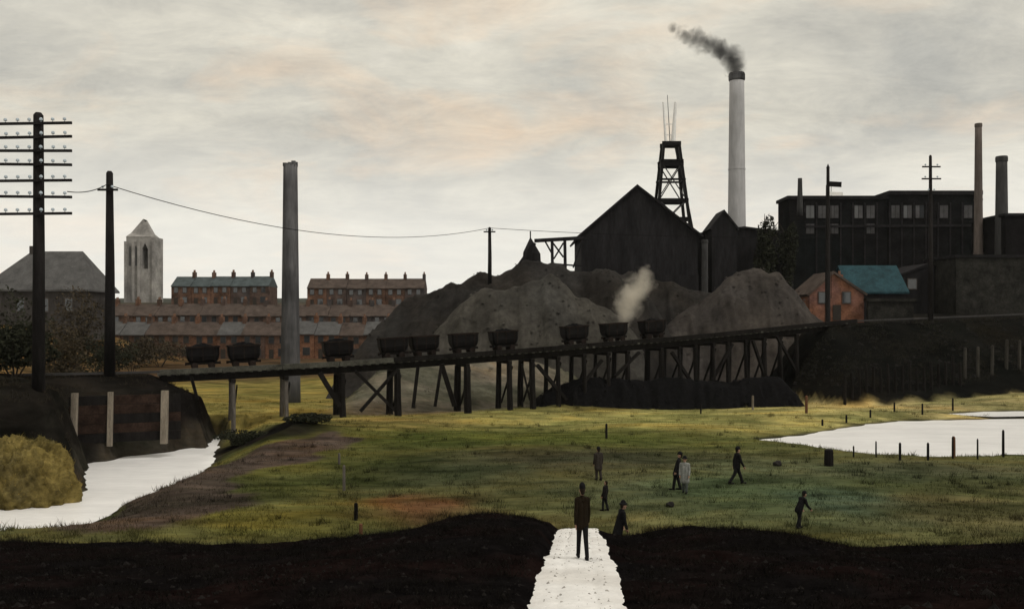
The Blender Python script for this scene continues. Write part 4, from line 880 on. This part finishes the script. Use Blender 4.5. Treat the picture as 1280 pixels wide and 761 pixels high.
bush(200, 0, 150, 90, 40, M_brleaf, 'low brown thicket on the waste ground below the tower', 2400, .2, 'brown_bush', seed=31)
bush(130, 0, 118, 80, 60, M_dkleaf, 'dark bush on the waste ground behind the single-arm pole', 2600, .2, 'dark_bush', seed=32)
bush(-20, 0, 100, 150, 150, M_dkleaf, 'large dark bush in front of the hipped house', 5200, .22, 'dark_bush', seed=10)
bush(95, 0, 125, 80, 110, M_brleaf, 'brown bush beside the corner of the hipped house', 3200, .2, 'brown_bush', seed=12)
bush(165, 0, 135, 70, 50, M_brleaf, 'low brown bush on the waste ground before the lowest terrace', 2200, .2, 'brown_bush', seed=13)
bush(300, 0, 62.5, 80, 18, M_dkleaf, 'low black bramble on the dark mound by the stream', 2400, .1, 'bramble', seed=14)
bush(385, 0, 62.5, 70, 14, M_dkleaf, 'low dark bramble on the mound below the slender grey chimney', 2000, .1, 'bramble', seed=15)
def tree(px, d, zb, ztop, wpx, label, seed):
    x = at(px, d); t = empty('tree', (x, d, zb)); hh = ztop - zb; r = wpx / 2 * d / F
    MB().tube([(0, 0, -.5), (.1, 0, hh * .3), (0, .1, hh * .6), (.1, 0, hh * .92)], [.35, .28, .18, .05], 10).build('trunk', M_bark, t)
    for k in range(6):
        a = k * 1.1 + seed; z0 = hh * (.35 + .08 * k); MB().tube([(0, 0, z0), (r * .5 * math.cos(a), r * .5 * math.sin(a), z0 + hh * .13), (r * .85 * math.cos(a), r * .85 * math.sin(a), z0 + hh * .2)], [.12, .08, .03], 6).build('limb', M_bark, t)
    o = link('crown', foliage(3200, r, r, hh * .36, .24, 14, seed), M_dkleaf, t); o.location = (0, 0, hh * .3); tag(t, label, 'tree')
tree(957, 134, 7.5, zt(258, 134), 42, 'small dark tree standing between the pale chimney and the mill', 21)
tree(985, 136, 7.5, zt(272, 136), 26, 'dark bushy tree against the stair turret of the mill', 22)

# ------------------------------------------------------------------ people
def cap(mb, a, ra, b, rb, n=12):
    a, b = Vector(a), Vector(b); dv = (b - a); L = dv.length
    if L < 1e-5: dv = Vector((0, 0, 1e-3)); L = 1e-3
    dv = dv / L; pts, rs = [], []
    for i in range(5): t = math.pi / 2 * i / 4; pts.append(a - dv * ra * math.cos(t)); rs.append(max(ra * math.sin(t), ra * .12))
    for i in range(5): t = math.pi / 2 * i / 4; pts.append(b + dv * rb * math.sin(t)); rs.append(max(rb * math.cos(t), rb * .12))
    mb.tube(pts, rs, n)
def fuse(name, mb, vox, m, parent):
    me = mb.mesh(name); o = bpy.data.objects.new(name, me); COL.objects.link(o)
    r = o.modifiers.new('r', 'REMESH'); r.mode = 'VOXEL'; r.voxel_size = vox
    s = o.modifiers.new('s', 'SMOOTH'); s.factor = .5; s.iterations = 3
    dg = bpy.context.evaluated_depsgraph_get(); me2 = bpy.data.meshes.new_from_object(o.evaluated_get(dg)); me2.name = name
    bpy.data.objects.remove(o); bpy.data.meshes.remove(me)
    return link(name, me2, m, parent, True)
def person(px, py, hm, label, face=0.0, lean=0.0, side=0.0, legs=(.25, -.25), knees=(.1, .15), arms=(.2, -.2), elbows=(.3, .3), top=(.02, .02, .02), bot=(.012, .012, .013), hat='cap', coat=.1, z=None, xy=None, vox=.015, look=0.0, skirt=False):
    if xy: x, y = xy
    else:
        x, y = gp(px, py)
        for _ in range(4): x, y = gp(px, py, h1(x, y))
    z = h1(x, y) if z is None else z
    t = empty('person', (x, y, z), face); tag(t, label, 'person', 'people out walking'); s = hm / 1.75
    sp = Vector((math.sin(side), math.sin(lean), math.cos(lean) * math.cos(side))).normalized(); hip = Vector((0, 0, 0)); X = Vector((1, 0, 0))
    J = {}
    low = 9
    for i, sx in enumerate((-1, 1)):
        h = hip + X * (sx * .085); a = legs[i]; k = h + Vector((0, math.sin(a), -math.cos(a))) * .43; b = a - knees[i]
        f = k + Vector((0, math.sin(b), -math.cos(b))) * .42; J['l', i] = (h, k, f); low = min(low, f.z - .085)
    up_ = Vector((0, 0, -low)); hip = hip + up_
    for i in (0, 1): J['l', i] = tuple(v + up_ for v in J['l', i])
    ch = hip + sp * .30; sh = hip + sp * .47; nk = hip + sp * .56; hd = hip + sp * .69 + Vector((0, math.sin(lean + look) * .04, 0))
    for i, sx in enumerate((-1, 1)):
        q0 = sh + X * (sx * .18); a = arms[i]; e = q0 + Vector((sx * .16, math.sin(a), -math.cos(a))).normalized() * .29; b = a + elbows[i]
        wv = e + Vector((sx * .02, math.sin(b), -math.cos(b))).normalized() * .25; J['a', i] = (q0, e, wv, Vector((-sx * .12, math.sin(b), -math.cos(b))).normalized())
    def S_(v): return Vector(v) * s
    B = MB(); C = lambda a, ra, b, rb, mb=B: cap(mb, S_(a), ra * s, S_(b), rb * s)
    for sx in (-1, 1):
        C(hip + X * sx * .06, .105, ch + X * sx * .055, .10); C(ch + X * sx * .055, .10, sh + X * sx * .10, .075)
    C(sh, .07, nk, .055); C(nk, .055, hd, .06); C(hd + Vector((0, -.01, .01)), .092, hd + Vector((0, -.015, .045)), .088); C(hd + Vector((0, .03, -.05)), .062, hd + Vector((0, .045, -.075)), .042)
    C(hd + Vector((0, .09, .0)), .012, hd + Vector((0, .108, -.02)), .017)
    for sx in (-1, 1): C(hd + X * sx * .088 + Vector((0, -.01, .015)), .016, hd + X * sx * .09 + Vector((0, -.008, -.02)), .012)
    for i, sx in enumerate((-1, 1)):
        h, k, f = J['l', i]; C(h, .092, k, .058); C(k, .058, k.lerp(f, .3), .06); C(k.lerp(f, .3), .06, f, .04); C(f + Vector((0, -.03, -.04)), .042, f + Vector((0, .15, -.052)), .033)
        q0, e, wv, hv = J['a', i]; C(sh + X * sx * .10, .07, q0, .062); C(q0, .060, e, .043); C(e, .043, wv, .030)
        pm = wv + hv * .075; C(wv, .027, pm, .033); sd_ = Vector((0, 1, 0)).cross(hv).normalized() if abs(hv.y) < .9 else X; fw = sd_.cross(hv).normalized()
        for q_ in range(4):
            r0 = pm + fw * ((q_ - 1.5) * .021) + hv * .015; r1 = r0 + hv * (.04, .046, .044, .034)[q_]; r2 = r1 + (hv * .6 - X * sx * .6).normalized() * .032; C(r0, .0105, r1, .0095); C(r1, .0095, r2, .008)
        C(wv + hv * .03 + fw * .03, .012, wv + hv * .07 + fw * .058, .010); C(wv + hv * .07 + fw * .058, .010, wv + hv * .10 + fw * .06, .009)
    fuse('body', B, vox * s * .8, M_skin, t)
    T = MB()
    if skirt:
        kk = (J['l', 0][1] + J['l', 1][1]) / 2
        for sx in (-1, 1): C(hip + X * sx * .06, .125, kk + X * sx * .09 + Vector((0, 0, -.22)), .13, T)
        C(hip, .13, kk + Vector((0, 0, -.2)), .16, T)
        for i in (0, 1): h, k, f = J['l', i]; C(k, .066, f, .05, T)
    else:
        for i in (0, 1):
            h, k, f = J['l', i]; C(h, .112, k, .078, T); C(k, .078, f + Vector((0, 0, .02)), .066, T); C(hip + X * (.05 if i else -.05), .115, hip + sp * .06 + X * (.05 if i else -.05), .11, T)
    fuse('skirt' if skirt else 'trousers', T, vox * s, cloth(f"b{bot}", bot), t)
    for i in (0, 1):
        f = J['l', i][2]; K = MB(); C(f + Vector((0, -.045, -.035)), .050, f + Vector((0, .17, -.045)), .040, K); C(f + Vector((0, -.02, .04)), .056, f + Vector((0, -.02, -.02)), .052, K); fuse('boot', K, vox * s, M_iron, t)
    K = MB()
    for sx in (-1, 1):
        C(hip + X * sx * .07 - sp * coat, .128 + coat * .1, ch + X * sx * .06, .118, K); C(ch + X * sx * .06, .118, sh + X * sx * .11, .088, K)
        i = 0 if sx < 0 else 1; q0, e, wv, hv = J['a', i]; C(sh + X * sx * .1, .085, q0, .078, K); C(q0, .076, e, .06, K); C(e, .06, wv - hv * .01, .05, K)
    C(sh, .09, nk - sp * .015, .072, K)
    fuse('jacket', K, vox * s, cloth(f"t{top}", top), t)
    HR = MB(); C(hd + Vector((0, -.03, .03)), .095, hd + Vector((0, -.03, .055)), .09, HR); C(hd + Vector((0, -.05, -.03)), .07, hd + Vector((0, -.04, .03)), .09, HR); fuse('hair', HR, vox * s, M_hair, t)
    Hh = MB()
    if hat == 'cap':
        C(hd + Vector((0, -.02, .085)), .105, hd + Vector((0, .0, .10)), .10, Hh); C(hd + Vector((-.04, .08, .075)), .03, hd + Vector((.04, .08, .075)), .03, Hh); C(hd + Vector((-.03, .12, .065)), .018, hd + Vector((.03, .12, .065)), .018, Hh)
    elif hat == 'bowler':
        C(hd + Vector((0, -.015, .08)), .102, hd + Vector((0, -.015, .12)), .095, Hh)
        ring = [S_(hd + Vector((math.cos(k * .5236) * .12, math.sin(k * .5236) * .135 - .01, .075))) for k in range(12)]
        for k in range(12): cap(Hh, ring[k], .022 * s, ring[(k + 1) % 12], .022 * s, 8)
    if hat: fuse('hat', Hh, vox * s, cloth('hat', (.010, .010, .011)), t)
    for sx in (-1, 1):
        E = MB(); C(hd + X * sx * .034 + Vector((0, .078, .012)), .011, hd + X * sx * .034 + Vector((0, .079, .012)), .011, E); E.build('eye', M_eye, t, True)
    return t
pw = 20.4; pxm = at(728, pw)
zp = float(bank_z(np.array([path_x(pw)]), np.array([pw]))[0]) + .06
person(0, 0, 1.70, 'man in a brown jacket walking on the white path', face=R(8), lean=.03, legs=(.30, -.26), knees=(.12, .12), arms=(-.12, .12), elbows=(.15, .2), top=(.014, .010, .006), bot=(.010, .010, .011), hat='cap', coat=.10, z=zp, xy=(pxm, pw), vox=.014).scale = (.73, .86, 1.03)
yb = 30.6; 
person(0, 0, 1.70, 'stooping figure in black standing just beyond the bank beside the path', face=R(-80), lean=.22, legs=(.12, -.15), knees=(.1, .1), arms=(.12, .1), elbows=(.15, .2), top=(.010, .010, .011), hat='bowler', coat=.28, xy=(at(774, 29.6), 29.6), z=float(bank_z(np.array([at(774, 29.6)]), np.array([29.6]))[0]))
person(846, 612, 1.78, 'leaning man in black beside the person in pale grey', face=R(75), lean=-.20, legs=(.2, -.12), knees=(.05, .1), arms=(.1, -.1), top=(.012, .012, .013), hat='cap', coat=.2)
person(856, 616, 1.66, 'person in a pale grey coat beside the leaning man', face=R(160), lean=.02, legs=(.1, -.1), knees=(.05, .1), arms=(.1, .0), top=(.22, .23, .22), bot=(.07, .08, .075), hat='bowler', coat=.34)
person(921, 605, 1.84, 'man in black striding alone across the middle of the meadow', face=R(-80), lean=.08, side=.0, legs=(.42, -.36), knees=(.1, .2), arms=(-.25, .25), elbows=(.2, .3), top=(.010, .010, .011), hat='cap', coat=.12)
person(999, 660, 1.42, 'boy in black bending forward on the teal green grass', face=R(-70), lean=.42, legs=(.18, -.12), knees=(.15, .2), arms=(.1, .3), elbows=(.4, .5), top=(.010, .010, .011), hat='cap', coat=.1)
person(748, 600, 1.62, 'dim figure in dull brown standing behind the small dark child', face=R(20), legs=(.1, -.1), arms=(.05, -.05), top=(.035, .030, .026), bot=(.035, .030, .027), hat='cap', coat=.3)
person(756, 638, 1.28, 'small dark child standing between the path and the dim brown figure', face=R(60), lean=-.08, legs=(.15, -.1), arms=(.1, -.1), top=(.012, .011, .011), hat=None, coat=.15)

# ------------------------------------------------------------------ smoke, steam, haze
def plume(name, pts, rs, dens, col, scale, label, cat, aniso=0.0, fade=.42):
    b = MB(); P = [Vector(p) for p in pts]; a0 = P[0]; n = 18; fine = []
    for i in range(len(P) - 1):
        for k in range(6): f = k / 6; fine.append((P[i].lerp(P[i + 1], f), rs[i] * (1 - f) + rs[i + 1] * f))
    fine.append((P[-1], rs[-1]))
    bm = bmesh.new()
    for p, r in fine:
        for k in range(40):
            f = (k + .5) / 40; ph = k * 2.39996; sr = math.sqrt(1 - (1 - 2 * f) ** 2); bm.verts.new(p - a0 + Vector((math.cos(ph) * sr, math.sin(ph) * sr, 1 - 2 * f)) * r * 1.05)
    hl = bmesh.ops.convex_hull(bm, input=bm.verts[:]); bmesh.ops.delete(bm, geom=[v_ for v_ in bm.verts if not v_.link_faces], context='VERTS')
    me = bpy.data.meshes.new(name); bm.to_mesh(me); bm.free()
    m = bpy.data.materials.new(name); m.use_nodes = True; t = m.node_tree; t.nodes.clear()
    v = N(t, 'ShaderNodeVolumePrincipled'); v.inputs['Color'].default_value = (*col, 1); v.inputs['Anisotropy'].default_value = aniso
    g = N(t, 'ShaderNodeNewGeometry'); no = N(t, 'ShaderNodeTexNoise', Scale=scale, Detail=5.0, Roughness=.6, Distortion=.6); t.links.new(g.outputs['Position'], no.inputs['Vector'])
    acc = None
    for i_, (p, r) in enumerate(fine[::2]):
        wgt = 1 - (1 - fade) * i_ / (len(fine) / 2)
        vd = t.nodes.new('ShaderNodeVectorMath'); vd.operation = 'DISTANCE'; t.links.new(g.outputs['Position'], vd.inputs[0]); vd.inputs[1].default_value = p
        q = math_n(t, 'SUBTRACT', 1.0, math_n(t, 'DIVIDE', vd.outputs['Value'], r * 0.95)); q = math_n(t, 'SUBTRACT', q, 1 - wgt); acc = q if acc is None else math_n(t, 'MAXIMUM', acc, q)
    f = math_n(t, 'ADD', acc, math_n(t, 'MULTIPLY', math_n(t, 'SUBTRACT', no.outputs[0], 0.5), 1.7))
    f = math_n(t, 'MINIMUM', math_n(t, 'MAXIMUM', f, 0.0), 1.0)
    t.links.new(math_n(t, 'MULTIPLY', f, dens), v.inputs['Density']); out = N(t, 'ShaderNodeOutputMaterial'); t.links.new(v.outputs[0], out.inputs['Volume'])
    o = link(name, me, m); o.location = a0; tag(o, label, cat, kind='stuff'); return o
d = 150.0
plume('smoke', [(at(x, d), d, zt(y, d)) for x, y in ((920, 95), (919, 84), (914, 72), (902, 64), (884, 56), (862, 46), (842, 37))], [1.1, 2.2, 2.7, 2.7, 2.9, 2.9, 2.4], 1.7, (.10, .10, .105), .55, 'dark smoke drifting from the tall pale chimney', 'smoke')
d = 88.5
plume('steam', [(at(x, d), d - 2, zt(y, d - 2)) for x, y in ((778, 402), (779, 388), (786, 372), (797, 358), (802, 342))], [0.8, 1.6, 2.0, 1.8, 1.3], 0.8, (.95, .90, .80), .8, 'pale cream steam puff rising beside the tubs', 'steam', fade=.7)
hz = bpy.data.materials.new('haze'); hz.use_nodes = True; t = hz.node_tree; t.nodes.clear()
v = N(t, 'ShaderNodeVolumePrincipled'); v.inputs['Color'].default_value = (.93, .94, .95, 1); v.inputs['Density'].default_value = 0.00006
out = N(t, 'ShaderNodeOutputMaterial'); t.links.new(v.outputs[0], out.inputs['Volume'])
tag(MB().box(-950, 950, -90, 950, -8, 66).build('haze', hz), 'thin pale haze over the whole place', 'haze', kind='stuff')
